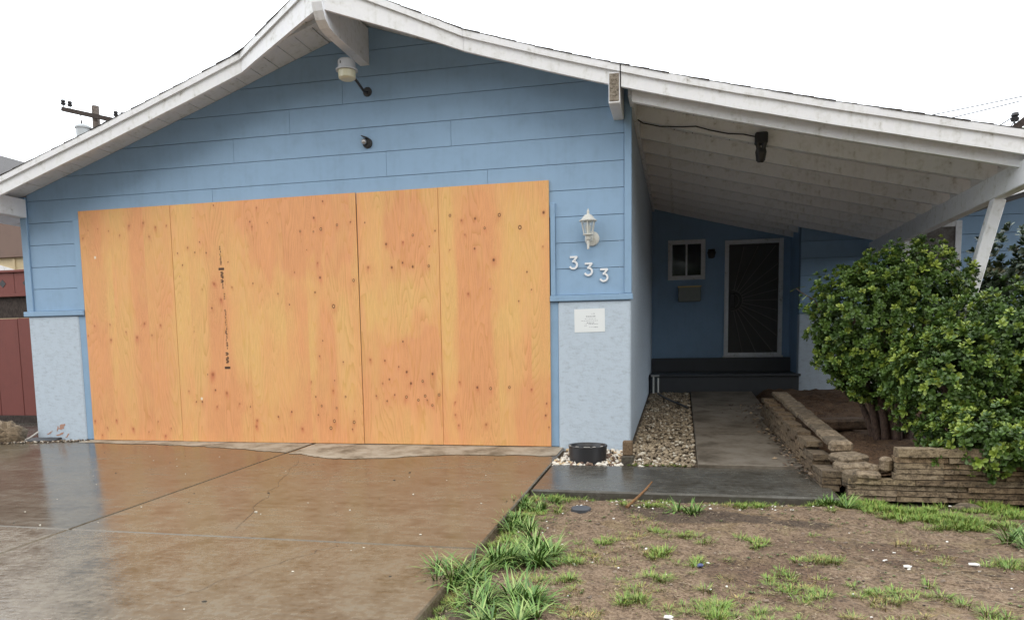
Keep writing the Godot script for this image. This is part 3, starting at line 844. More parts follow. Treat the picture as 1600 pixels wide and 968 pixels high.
# ---------------------------------------------------------------- plywood
func make_plywood() -> void:
	var knots := [0.04,2.14,2, 0.11,2.22,1, 0.23,2.23,1, 0.36,2.20,2, 0.49,2.15,2, 0.61,2.24,2, 0.78,2.26,3, 0.92,2.21,2, 0.84,2.12,2, 1.05,2.22,2, 1.16,1.94,2, 1.28,1.99,2.5, 1.36,1.94,2, 1.42,2.04,2, 1.49,1.93,2, 1.21,1.82,2, 1.56,1.62,2.5, 1.17,1.71,1, 1.63,1.46,2.5, 1.52,1.38,2, 1.36,2.28,1, 1.60,2.39,1.5, 1.73,1.83,1.5, 1.42,1.57,1, 2.00,2.21,2, 2.02,2.16,2.5, 2.08,2.34,2, 2.19,2.19,1.5, 1.76,1.58,2, 2.00,1.61,2, 2.27,1.50,1.5, 2.39,1.39,2, 2.54,2.09,-2, 2.69,2.21,2.5, 2.76,2.10,-3.5, 2.68,2.08,-2, 2.73,1.64,3, 2.71,1.78,2, 2.67,1.50,2, 2.86,1.36,-3.5, 2.93,2.13,-2, 3.07,2.15,2, 2.46,1.70,1, 2.79,2.36,1.5, 3.08,1.60,-2.5, 2.60,1.91,1,
		3.21,2.14,2, 3.42,1.93,2.5, 3.59,1.94,2, 3.69,2.00,-3, 3.85,1.89,2, 3.91,2.03,2, 3.23,1.72,3.5, 3.47,1.71,3, 3.58,1.75,2.5, 3.68,1.71,3, 3.84,1.71,-3, 4.06,2.16,-2.5, 4.17,2.11,2, 4.30,2.12,3, 4.20,1.98,2, 4.39,2.03,-2.5, 4.53,2.14,-3, 4.72,2.02,-3.5, 4.94,2.14,3, 4.47,1.74,3.5, 4.29,1.85,2, 4.05,1.85,1.5, 4.22,1.44,2, 4.43,1.48,1.5, 4.78,1.62,2, 4.70,1.36,1.5, 4.93,1.84,1.5, 4.82,1.46,1.5, 0.11,1.23,2, 0.30,1.24,2, 0.02,1.13,2, 0.30,1.08,2.5, 0.49,1.16,2, 0.62,1.10,3, 0.72,1.24,2.5, 0.80,1.12,2.5, 0.91,1.22,2, 0.03,0.22,2, 0.30,0.23,2, 0.18,0.15,1.5, 0.50,0.14,2.5, 0.35,0.08,2, 0.11,0.07,2, 0.81,0.22,2, 0.96,0.15,2, 0.69,0.11,2, 0.89,0.07,2, 1.49,0.71,4, 1.43,0.71,2, 1.51,0.55,3, 1.20,0.54,2, 1.28,0.43,2, 1.35,0.43,2, 1.52,0.38,2, 1.64,0.52,3, 1.30,1.15,1,
		1.78,0.41,2, 1.90,0.38,2, 1.97,0.24,2.5, 1.96,0.18,2.5, 2.21,0.28,2, 2.36,0.33,2, 2.47,0.16,2, 2.73,1.03,1.5, 2.69,0.88,1.5, 2.94,0.82,1.5, 2.59,0.63,1.5, 2.63,0.48,2, 2.84,0.64,1.5, 2.82,0.54,2, 2.69,0.39,-2.5, 2.85,0.37,-2.5, 2.65,0.30,2, 2.82,0.24,-3, 2.78,0.17,-3, 3.03,0.23,-3, 3.01,0.16,2, 2.95,0.48,-2, 3.04,0.34,1.5, 3.56,1.01,2.5, 3.22,0.84,2.5, 3.37,0.83,2, 3.51,0.77,2, 3.59,0.72,3, 3.85,0.70,3, 3.63,0.61,3, 3.75,0.63,-2.5, 3.41,0.65,2, 3.34,0.61,2.5, 3.46,0.50,2, 3.58,0.48,-2.5, 3.38,0.44,2, 3.77,0.49,-3.5, 3.70,0.45,-2.5, 3.91,0.50,-3, 3.84,0.40,-3, 3.79,0.45,2, 3.27,0.49,1.5, 4.12,0.62,2, 4.29,0.57,3, 4.42,0.56,-3.5, 4.60,0.57,-2.5, 4.81,0.55,2, 4.07,0.43,1.5, 4.07,0.31,2, 4.10,0.21,2, 4.37,0.22,3, 4.95,0.42,2, 4.94,0.31,2, 4.97,0.20,2]
	# patches of redder wood: centre, half sizes, strength (negative is yellower)
	var tones := [[0.12, 1.3, 0.18, 1.6, 0.5], [0.45, 1.3, 0.16, 1.6, -0.5], [0.85, 1.4, 0.25, 1.7, 0.5], [1.28, 1.4, 0.22, 1.5, -0.4], [1.58, 1.3, 0.12, 0.6, 0.6], [1.62, 0.4, 0.2, 0.5, 0.5], [1.82, 1.2, 0.1, 1.2, -0.3],
		[2.35, 2.2, 0.5, 0.55, 0.9], [2.85, 2.1, 0.35, 0.5, 0.6], [2.2, 0.9, 0.35, 0.55, -0.6], [2.75, 0.6, 0.13, 1.0, 0.7], [2.98, 0.9, 0.14, 0.7, -0.5], [2.4, 0.1, 0.6, 0.15, 0.25],
		[3.25, 1.9, 0.14, 0.8, -0.6], [3.65, 2.05, 0.25, 0.42, 0.9], [3.55, 1.3, 0.35, 0.3, -0.6], [3.75, 0.85, 0.22, 0.45, 0.9], [3.5, 0.15, 0.35, 0.25, -0.4],
		[4.03, 1.3, 0.09, 1.5, -0.7], [4.3, 1.8, 0.22, 0.7, 0.6], [4.28, 0.9, 0.2, 0.8, 0.6], [4.7, 1.7, 0.28, 0.8, -0.4], [4.85, 0.3, 0.25, 0.4, 0.7], [4.6, 0.9, 0.18, 0.6, -0.4]]
	var labels := ["leftmost plywood sheet with two rows of small knots, beside the left stucco pier", "plywood sheet with black grade stamps and scattered dark pin knots", "widest plywood sheet, reddish on top, left of the first open seam", "narrowest plywood sheet with a red knotty patch low on its right", "rightmost plywood sheet, beside the wall lantern and house numbers"]
	var edges := [[0.0, 1.0965, 0.0], [1.1, 1.928, 0.002], [1.93, 3.128, 0.003], [3.132, 3.944, -0.002], [3.948, 4.989, 0.002]]
	var warp := FastNoiseLite.new(); warp.seed = 40; warp.frequency = 1.0; warp.fractal_octaves = 2
	var soft := FastNoiseLite.new(); soft.seed = 41; soft.frequency = 1.0; soft.fractal_octaves = 3
	for k in 5:
		var x0: float = edges[k][0]; var w: float = edges[k][1] - x0; var h := 2.42
		var W := int(w * 270); var H := 620
		# veneer leaves of uneven width, each with its own run of rings
		var cuts := [0.0]
		while cuts[-1] < w: cuts.append(cuts[-1] + rng.randf_range(0.16, 0.5))
		var leaf := []
		for i in cuts.size(): leaf.append([rng.randf_range(-0.35, 0.35), rng.randf_range(-0.2, 0.4), rng.randf_range(0, 50), rng.randf_range(0.7, 1.3)])
		var near := []
		for i in range(0, knots.size(), 3):
			if knots[i] > x0 - 0.05 and knots[i] < x0 + w + 0.05: near.append([knots[i] - x0, knots[i + 1], absf(knots[i + 2]), knots[i + 2] < 0])
		var out := PackedByteArray(); out.resize(W * H * 3)
		# where each knot bends and colours the grain, kept in a coarse table
		var GW := W / 4 + 2; var GH := H / 4 + 2
		var bend := PackedFloat32Array(); bend.resize(GW * GH)
		var tone := PackedFloat32Array(); tone.resize(GW * GH)
		for gy in GH:
			for gx in GW:
				var x := gx * 4.0 / W * w; var y := h - gy * 4.0 / H * h
				var b := 0.0; var t := 0.0
				for q in near:
					var dx: float = x - q[0]; var dy: float = (y - q[1])
					if absf(dx) < 0.15 and absf(dy) < 0.4:
						b += q[2] * 0.010 * exp(-dx * dx / 0.0016 - dy * dy / 0.012) * (1.0 if dx > 0 else -1.0)
						t += q[2] * 0.07 * exp(-dx * dx / 0.003 - dy * dy / 0.006)
				for q in tones:
					var ex: float = (x + x0 - q[0]) / q[2]; var ey: float = (y - q[1]) / q[3]
					var rr: float = sqrt(ex * ex + ey * ey) + 0.35 * soft.get_noise_2d((x + x0) * 5.0, y * 1.6)
					t += q[4] * (1.0 - smoothstep(0.7, 1.1, rr))
				bend[gy * GW + gx] = b; tone[gy * GW + gx] = t
		for py in H:
			var y := h - (py + 0.5) / H * h
			for px in W:
				var x := (px + 0.5) / W * w
				var li := 0
				while x > cuts[li + 1]: li += 1
				var L = leaf[li]
				var gi := (py / 4) * GW + px / 4
				var fx := (px % 4) / 4.0; var fy := (py % 4) / 4.0
				var bb: float = lerp(lerp(bend[gi], bend[gi + 1], fx), lerp(bend[gi + GW], bend[gi + GW + 1], fx), fy)
				var tt: float = lerp(lerp(tone[gi], tone[gi + 1], fx), lerp(tone[gi + GW], tone[gi + GW + 1], fx), fy)
				var u: float = x - bb
				var g: float = 2.0 * warp.get_noise_2d(u * 2.2 * L[3] + L[2], y * 0.22 * L[3] + L[2]) + 1.9 * (u - cuts[li]) + 0.10 * soft.get_noise_2d(u * 9.0, y * 1.5)
				var ring := fposmod(g * 7.0, 1.0)
				ring = pow(ring, 3.0) * (1.0 - smoothstep(0.93, 1.0, ring))
				var fib: float = warp.get_noise_2d(x * 150.0, y * 5.0)
				var blot: float = soft.get_noise_2d(x * 3.0 + L[2], y * 0.9)
				var red: float = clamp(0.46 + L[1] * 0.75 + tt * 0.6 + blot * 0.6 + 0.12 * (1.0 - smoothstep(0.2, 1.2, y)), 0.0, 1.0)
				var r: float = lerp(0.912, 0.885, red); var gg: float = lerp(0.73, 0.632, red); var bl: float = lerp(0.475, 0.44, red)
				var dark: float = 1.0 - 0.10 * ring * (0.35 + 0.65 * smoothstep(-0.25, 0.35, soft.get_noise_2d(x * 2.2 + L[2] * 3.0, y * 0.8))) - 0.05 * fib + 0.035 * blot
				r *= lerp(1.0, dark, 0.8); gg *= dark; bl *= dark * (1.0 - 0.12 * ring)
				var i := (py * W + px) * 3
				out[i] = int(clamp(r, 0, 1) * 255); out[i + 1] = int(clamp(gg, 0, 1) * 255); out[i + 2] = int(clamp(bl, 0, 1) * 255)
		# the knots themselves
		for q in near:
			var rad: float = q[2] * rng.randf_range(0.0034, 0.0052)
			var soft_knot: bool = (k == 0 or rng.randf() < 0.35) and not q[3]
			# the grain round a knot drags out into a reddish tail
			var tail := rng.randf_range(2.5, 5.0); var side := rng.randf_range(-0.35, 0.35); var tint: float = rng.randf_range(0.06, 0.22) * (1.3 if soft_knot else 0.8)
			for py in range(max(0, int((h - q[1] - rad * 3) / h * H)), min(H, int((h - q[1] + rad * tail * 1.6) / h * H) + 1)):
				for px in range(max(0, int((q[0] - rad * 4) / w * W)), min(W, int((q[0] + rad * 4) / w * W) + 1)):
					var yy: float = q[1] - (h - (py + 0.5) / H * h)
					var dx: float = ((px + 0.5) / W * w - q[0] - side * yy) / (rad * 1.5)
					var dy: float = yy / (rad * (tail if yy > 0 else 1.6))
					var f: float = tint * exp(-dx * dx - dy * dy)
					var i := (py * W + px) * 3
					out[i] = int(out[i] * (1.0 - 0.45 * f)); out[i + 1] = int(out[i + 1] * (1.0 - f)); out[i + 2] = int(out[i + 2] * (1.0 - f))
			for py in range(max(0, int((h - q[1] - rad * 2.2) / h * H)), min(H, int((h - q[1] + rad * 2.2) / h * H) + 1)):
				for px in range(max(0, int((q[0] - rad * 2) / w * W)), min(W, int((q[0] + rad * 2) / w * W) + 1)):
					var dx: float = ((px + 0.5) / W * w - q[0]) / rad; var dy: float = (h - (py + 0.5) / H * h - q[1]) / (rad * 1.25)
					var d := sqrt(dx * dx + dy * dy)
					var i := (py * W + px) * 3
					var core := Color(0.55, 0.33, 0.18) if soft_knot else Color(0.33, 0.19, 0.10)
					var f := (0.5 if soft_knot else 0.75) * (1.0 - smoothstep(0.35, 1.05, d))
					if q[3]:
						core = Color(0.36, 0.2, 0.11).lerp(Color(0.93, 0.76, 0.52), 1.0 - smoothstep(0.35, 0.6, d))
						f = 0.9 * (1.0 - smoothstep(0.75, 1.05, d))
					out[i] = int(lerp(float(out[i]), core.r * 255, f)); out[i + 1] = int(lerp(float(out[i + 1]), core.g * 255, f)); out[i + 2] = int(lerp(float(out[i + 2]), core.b * 255, f))
		var im := Image.create_from_data(W, H, false, Image.FORMAT_RGB8, out)
		if k == 1: stamp(im, W, H, w, h, x0)
		# scraps of a white label left on the first two sheets
		for s in [[0.165, 1.95], [1.335, 0.475]]:
			for py in 7:
				for px in 6:
					var ix := int((s[0] - x0) / w * W) + px; var iy := int((h - s[1]) / h * H) + py
					if ix >= 0 and ix < W and (px + py * 2) % 5 != 0: im.set_pixel(ix, iy, Color(0.93, 0.91, 0.86))
		var m := mat(Color(0.97, 0.97, 0.97), 0.62)
		m.albedo_texture = ImageTexture.create_from_image(im)
		m.uv1_scale = Vector3(1.0 / w, -1.0 / h, 1)
		m.uv1_offset = Vector3(0, 1, 0)
		var mb := MB.new()
		var lift := 0.018 + (0.004 if k > 2 else 0.0)
		mb.box(Vector3(0, lift, 0.0), Vector3(w, h, 0.0145), 0.0015)
		var o := part("plywood_sheet", mb, m)
		o.position = Vector3(x0, 0, 0.005 + edges[k][2])
		o.rotation.z = [0.001, 0.0, 0.002, 0.0, 0.0][k]
		tag(o, labels[k], "plywood sheet", "plywood sheets over the garage door")

func stamp(im: Image, W: int, H: int, w: float, h: float, x0: float) -> void:
	# black mill print that runs up the sheet: bars, the letters APA and rows of small type too worn to read
	var ink := Color(0.2, 0.13, 0.08)
	var put := func(x: float, y: float, rx: float, ry: float, a: float):
		for py in range(int((h - y - ry) / h * H), int((h - y + ry) / h * H) + 1):
			for px in range(int((x - x0 - rx) / w * W), int((x - x0 + rx) / w * W) + 1):
				if px >= 0 and px < W and py >= 0 and py < H: im.set_pixel(px, py, im.get_pixel(px, py).lerp(ink, a))
	put.call(1.652, 1.765, 0.030, 0.009, 0.9)
	put.call(1.664, 0.777, 0.030, 0.009, 0.9)
	var g := {"A": ["0110", "1001", "1111", "1001", "1001"], "P": ["1110", "1001", "1110", "1000", "1000"]}
	for base in [[1.655, 1.70, -1.0], [1.665, 0.83, -1.0]]:
		var y: float = base[1] - (0.04 if base[1] > 1 else 0.0)
		for ch in "APA":
			for r in 5:
				for cidx in 4:
					if g[ch][r][cidx] == "1": put.call(base[0] + (2 - r) * 0.0062, y + cidx * 0.0072 if base[1] < 1 else y - cidx * 0.0072 + 0.07, 0.003, 0.0035, 0.8)
			y += 0.038 if base[1] < 1 else -0.038
	var r2 := RandomNumberGenerator.new(); r2.seed = 4
	for s in [[1.648, 1.99, 1.80], [1.655, 1.62, 1.58], [1.668, 1.52, 1.47], [1.672, 1.36, 0.97]]:
		var y: float = s[1]
		while y > s[2]:
			var l := r2.randf_range(0.006, 0.018)
			put.call(s[0] + r2.randf_range(-0.005, 0.005), y - l / 2, r2.randf_range(0.003, 0.008), l / 2, r2.randf_range(0.25, 0.7))
			y -= l + r2.randf_range(0.003, 0.012)


# ---------------------------------------------------------------- things on the wall
func make_digit(at: Vector3, label: String) -> void:
	# a flat-topped three
	var pts := [Vector2(-0.042, 0.072), Vector2(0.04, 0.072), Vector2(-0.004, 0.018)]
	for i in 13:
		var a := deg_to_rad(100 - 21.0 * i)
		pts.append(Vector2(-0.004 + 0.046 * cos(a), -0.026 + 0.045 * sin(a)))
	var mb := MB.new()
	var w := 0.0115
	for i in pts.size() - 1:
		var a: Vector2 = pts[i]; var b: Vector2 = pts[i + 1]
		var d: Vector2 = (b - a).normalized(); var s := Vector2(-d.y, d.x) * w
		mb.poly(PackedVector2Array([a - s - d * w * 0.45, b - s + d * w * 0.45, b + s + d * w * 0.45, a + s - d * w * 0.45]), 0.004 + 0.0004 * (i % 2), 0.016 + 0.0004 * (i % 3))
	var o := part("house_number", mb, mat(Color(0.82, 0.84, 0.86), 0.4))
	o.position = at
	o.scale = Vector3(0.72, 0.72, 1.0)
	tag(o, label, "house number", "house numbers beside the plywood")

func make_fixtures() -> void:
	var mb: MB
	make_digit(Vector3(5.208, 1.685, 0.0), "highest of the three white metal numeral threes, nearest the plywood")
	make_digit(Vector3(5.342, 1.622, 0.0), "middle one of the three white metal numeral threes on the blue siding")
	make_digit(Vector3(5.480, 1.566, 0.0), "lowest of the three white metal numeral threes, nearest the house corner")
	# notice
	var W := 192; var H := 144
	var im := Image.create_empty(W, H, false, Image.FORMAT_RGB8)
	im.fill(Color(0.93, 0.95, 0.96))
	var r2 := RandomNumberGenerator.new(); r2.seed = 9
	var lines := [[24, 98, 110, 0.3, 3], [22, 114, 120, 0.75, 7], [38, 66, 126, 0.62, 7], [44, 70, 118, 0.3, 2], [54, 58, 130, 0.4, 4], [66, 36, 140, 0.4, 4], [78, 70, 116, 0.6, 5], [88, 56, 72, 0.4, 4], [86, 80, 142, 0.5, 5], [98, 54, 70, 0.4, 4], [105, 84, 110, 0.35, 4], [105, 114, 140, 0.55, 6]]
	for l in lines:
		var x: int = l[1]
		while x < l[2]:
			var word := r2.randi_range(3, 13)
			for k in word:
				if x + k >= l[2]: break
				for y in l[4]:
					if r2.randf() < 0.72: im.set_pixel(x + k + 8, l[0] + y + 6, Color(0.93, 0.95, 0.96).lerp(Color(0.15, 0.16, 0.2), l[3] * r2.randf_range(0.5, 1.0)))
			x += word + 3
	var pm := mat(Color(0.9, 0.9, 0.9), 0.6)
	pm.albedo_texture = ImageTexture.create_from_image(im)
	pm.uv1_scale = Vector3(1 / 0.275, -1 / 0.208, 1); pm.uv1_offset = Vector3(0, 1, 0)
	mb = MB.new(); mb.box(Vector3(0, 0, 0), Vector3(0.275, 0.208, 0.0015))
	var o := part("notice", mb, pm)
	o.position = Vector3(5.213, 1.064, 0.0152); o.rotation.z = 0.012
	tag(o, "white printed notice sheet taped to the stucco below the house numbers", "notice")
	# lantern
	var la := thing("wall_lantern", "white coach lantern with a bell roof above the house numbers", "wall lantern", Vector3(5.352, 1.90, 0.0))
	mb = MB.new(); mb.xf = Transform3D(Basis(Vector3.RIGHT, PI / 2), Vector3(0.022, -0.01, 0.0)); mb.lathe(PackedVector2Array([Vector2(0.0, 0.0), Vector2(0.062, 0.0), Vector2(0.066, 0.008), Vector2(0.06, 0.02), Vector2(0.03, 0.032), Vector2(0.0, 0.034)]), 24); part("wall_plate", mb, M.lamp_white, la)
	var zc := 0.115
	mb = MB.new(); mb.tube(PackedVector3Array([Vector3(0.02, -0.01, 0.02), Vector3(0.01, -0.03, 0.07), Vector3(0, -0.02, zc)]), PackedFloat32Array([0.014, 0.012, 0.014]), 10); part("arm", mb, M.lamp_white, la)
	mb = MB.new(); mb.xf = Transform3D(Basis(), Vector3(0, 0, zc)); mb.lathe(PackedVector2Array([Vector2(0, -0.112), Vector2(0.010, -0.112), Vector2(0.012, -0.04), Vector2(0.022, -0.032), Vector2(0.026, -0.018), Vector2(0.020, -0.006), Vector2(0.030, 0.004), Vector2(0.046, 0.008), Vector2(0.046, 0.016), Vector2(0.0, 0.016)]), 18); part("stem", mb, M.lamp_white, la)
	for i in 6:
		var a := TAU * (i + 0.5) / 6
		var d := Vector3(cos(a), 0, sin(a))
		mb = MB.new(); mb.bar(Vector3(0, 0.016, zc) + d * 0.041, Vector3(0, 0.128, zc) + d * 0.064, 0.008, 0.006, d); part("cage_bar", mb, M.lamp_white, la)
	mb = MB.new(); mb.xf = Transform3D(Basis(), Vector3(0, 0, zc)); mb.lathe(PackedVector2Array([Vector2(0.036, 0.017), Vector2(0.057, 0.127)]), 6, false); part("glass", mb, M.glass, la)
	mb = MB.new(); mb.xf = Transform3D(Basis(), Vector3(0, 0, zc)); mb.lathe(PackedVector2Array([Vector2(0, 0.017), Vector2(0.014, 0.018), Vector2(0.014, 0.045), Vector2(0.024, 0.07), Vector2(0.02, 0.09), Vector2(0, 0.1)]), 12); part("bulb", mb, mat(Color(0.7, 0.68, 0.6), 0.3), la)
	mb = MB.new(); mb.xf = Transform3D(Basis(), Vector3(0, 0, zc)); mb.lathe(PackedVector2Array([Vector2(0.0, 0.124), Vector2(0.078, 0.126), Vector2(0.078, 0.134), Vector2(0.062, 0.142), Vector2(0.046, 0.165), Vector2(0.028, 0.182), Vector2(0.012, 0.188), Vector2(0.010, 0.198), Vector2(0.013, 0.206), Vector2(0.007, 0.222), Vector2(0, 0.24)]), 18); part("lamp_roof", mb, M.lamp_white, la)
	# security light under the ridge
	var sl := thing("security_light", "grey capped security light with a cream lens on a bent arm under the ridge", "security light", Vector3(3.274, 3.335, 0.0))
	mb = MB.new(); mb.tube(PackedVector3Array([Vector3(0, 0, 0), Vector3(0.0, -0.02, 0.08), Vector3(-0.01, 0.02, 0.18), Vector3(-0.02, 0.06, 0.30)]), PackedFloat32Array([0.012]), 8); part("arm", mb, M.iron, sl)
	mb = MB.new(); mb.xf = Transform3D(Basis(Vector3.RIGHT, PI / 2), Vector3.ZERO); mb.lathe(PackedVector2Array([Vector2(0, 0), Vector2(0.045, 0), Vector2(0.04, 0.014), Vector2(0.0, 0.016)]), 14); part("wall_plate", mb, M.iron, sl)
	var hd := Transform3D(Basis(), Vector3(-0.035, 0.065, 0.36))
	mb = MB.new(); mb.xf = hd; mb.lathe(PackedVector2Array([Vector2(0, -0.075), Vector2(0.055, -0.073), Vector2(0.075, -0.06), Vector2(0.079, 0.0), Vector2(0.0, 0.0)]), 24); part("lens", mb, M.lens, sl)
	mb = MB.new(); mb.xf = hd; mb.lathe(PackedVector2Array([Vector2(0, 0.001), Vector2(0.096, 0.001), Vector2(0.096, 0.013), Vector2(0.078, 0.018), Vector2(0.076, 0.085), Vector2(0.066, 0.096), Vector2(0, 0.1)]), 24); part("cap", mb, mat(Color(0.5, 0.52, 0.55), 0.5), sl)
	mb = MB.new(); mb.xf = hd; mb.box(Vector3(-0.032, 0.045, 0.060), Vector3(-0.010, 0.07, 0.074), 0.003); part("light_sensor", mb, M.iron, sl)
	# small round socket on the gable
	var so := thing("wall_socket", "small dark round fitting with a silver ball and hood on the blue gable", "wall fitting", Vector3(3.26, 2.87, 0.0))
	mb = MB.new(); mb.xf = Transform3D(Basis(Vector3.RIGHT, PI / 2), Vector3.ZERO); mb.lathe(PackedVector2Array([Vector2(0, 0), Vector2(0.048, 0), Vector2(0.046, 0.018), Vector2(0.036, 0.03), Vector2(0.028, 0.026), Vector2(0, 0.024)]), 20); part("base", mb, M.iron, so)
	mb = MB.new(); mb.xf = Transform3D(Basis(), Vector3(-0.018, 0.006, 0.045)); mb.blob(Vector3(0.026, 0.026, 0.026), 1, 0.0, 2); part("ball", mb, M.metal, so)
	mb = MB.new(); mb.xf = Transform3D(Basis(Vector3.FORWARD, 0.35), Vector3(-0.01, 0.05, 0.0)); mb.box(Vector3(-0.035, -0.004, 0.0), Vector3(0.03, 0.004, 0.06), 0.002); part("hood", mb, M.iron, so)
	# dark lamp and its cable under the porch roof
	var fx := thing("porch_floodlight", "black twin-head floodlight hanging from a white porch rafter", "floodlight", Vector3(6.835, 2.70, -0.40))
	mb = MB.new(); mb.box(Vector3(-0.055, 0.0, -0.05), Vector3(0.055, 0.10, 0.05), 0.012); part("junction_box", mb, M.black, fx)
	for s in [[-0.03, 0.3, 0.12], [0.028, -0.25, 0.02]]:
		mb = MB.new(); mb.xf = Transform3D(Basis(Vector3(0, 0, 1), s[1]) * Basis(Vector3.RIGHT, 0.5), Vector3(s[0], -0.005, 0.02))
		mb.lathe(PackedVector2Array([Vector2(0, -0.15), Vector2(0.035, -0.15), Vector2(0.042, -0.12), Vector2(0.036, -0.06), Vector2(0.02, -0.03), Vector2(0.018, 0.02), Vector2(0, 0.02)]), 14); part("lamp_head", mb, M.black, fx)
	mb = MB.new()
	mb.tube(PackedVector3Array([Vector3(5.75, 3.0, -0.40), Vector3(5.80, 2.965, -0.40), Vector3(5.95, 2.925, -0.40), Vector3(6.15, 2.905, -0.40), Vector3(6.27, 2.90, -0.40), Vector3(6.40, 2.855, -0.40), Vector3(6.55, 2.815, -0.40), Vector3(6.68, 2.80, -0.40), Vector3(6.80, 2.765, -0.395)]), PackedFloat32Array([0.006]), 6)
	tag(part("lamp_cable", mb, M.wire), "thin dark cable sagging along a porch rafter to the floodlight", "cable")
	# black ring in the pebbles
	var ring := thing("drain_ring", "black plastic drain ring with painted white rim highlights, set in the white pebbles", "drain ring", Vector3(5.395, 0.0, 0.56))
	mb = MB.new(); mb.lathe(PackedVector2Array([Vector2(0.152, -0.06), Vector2(0.160, 0.10), Vector2(0.165, 0.108), Vector2(0.160, 0.116), Vector2(0.148, 0.114), Vector2(0.138, 0.085), Vector2(0.134, 0.04)]), 40); part("rim", mb, M.black, ring)
	mb = MB.new(); mb.lathe(PackedVector2Array([Vector2(0.0, 0.058), Vector2(0.06, 0.062), Vector2(0.10, 0.052), Vector2(0.136, 0.058)]), 24)
	var lid := MB.new(); lid.lathe(PackedVector2Array([Vector2(0.136, 0.058), Vector2(0.10, 0.052), Vector2(0.06, 0.062), Vector2(0.0, 0.058)]), 24); part("cover", lid, M.dark_wood, ring)
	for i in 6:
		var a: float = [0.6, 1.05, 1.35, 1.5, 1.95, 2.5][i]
		mb = MB.new(); mb.bar(Vector3(cos(a) * 0.162, 0.1165, sin(a) * 0.162), Vector3(cos(a + 0.16) * 0.162, 0.1165, sin(a + 0.16) * 0.162), 0.010, 0.003); part("rim_highlight", mb, M.litter, ring)  # glints on the rim, put in as pale bars
	# stub of a post at the corner
	var pb := thing("post_stub", "short brown wooden post stub at the house corner, dark at its foot", "post", Vector3(5.735, -0.02, 0.66))
	mb = MB.new(); mb.box(Vector3(-0.04, 0.07, -0.05), Vector3(0.04, 0.185, 0.04), 0.006); part("wood_block", mb, tri_mat(Color(0.26, 0.19, 0.12), 0.85, M.bark.albedo_texture, 4.0), pb)
	mb = MB.new(); mb.box(Vector3(-0.045, -0.04, -0.03), Vector3(0.05, 0.069, 0.10), 0.008); part("foot_block", mb, tri_mat(Color(0.10, 0.095, 0.085), 0.9, M.stone.albedo_texture, 4.0), pb)

# ---------------------------------------------------------------- planter
func ledge_stone(par: Node3D, lo: Vector3, hi: Vector3, turn: float, pivot: Vector3, shade: float) -> void:
	var mb := MB.new()
	mb.tint = Color(1.0, 0.98, 0.94).lerp(Color(1.05, 0.95, 0.84), rng.randf()) * shade
	mb.tint.a = 1.0
	mb.xf = Transform3D(Basis(Vector3.UP, turn), pivot)
	# a split face: the front edge runs unevenly
	var n := 5
	var h := hi.y - lo.y
	var prof := []
	for i in n + 1:
		var f := float(i) / n
		prof.append([lerp(lo.x, hi.x, f), hi.z + rng.randf_range(-0.007, 0.007), lo.y + rng.randf_range(-0.002, 0.002), hi.y + rng.randf_range(-0.003, 0.002)])
	for i in n:
		var a = prof[i]; var b = prof[i + 1]
		var p := [Vector3(a[0], a[2], a[1]), Vector3(b[0], b[2], b[1]), Vector3(b[0], b[2], lo.z), Vector3(a[0], a[2], lo.z),
			Vector3(a[0], a[3], a[1] - 0.006), Vector3(b[0], b[3], b[1] - 0.006), Vector3(b[0], b[3], lo.z), Vector3(a[0], a[3], lo.z)]
		mb.quad(p[3], p[2], p[1], p[0]); mb.quad(p[4], p[5], p[6], p[7]); mb.quad(p[0], p[1], p[5], p[4]); mb.quad(p[2], p[3], p[7], p[6])
		if i == 0: mb.quad(p[3], p[0], p[4], p[7])
		if i == n - 1: mb.quad(p[1], p[2], p[6], p[5])
	part("stone", mb, M.stone, par)

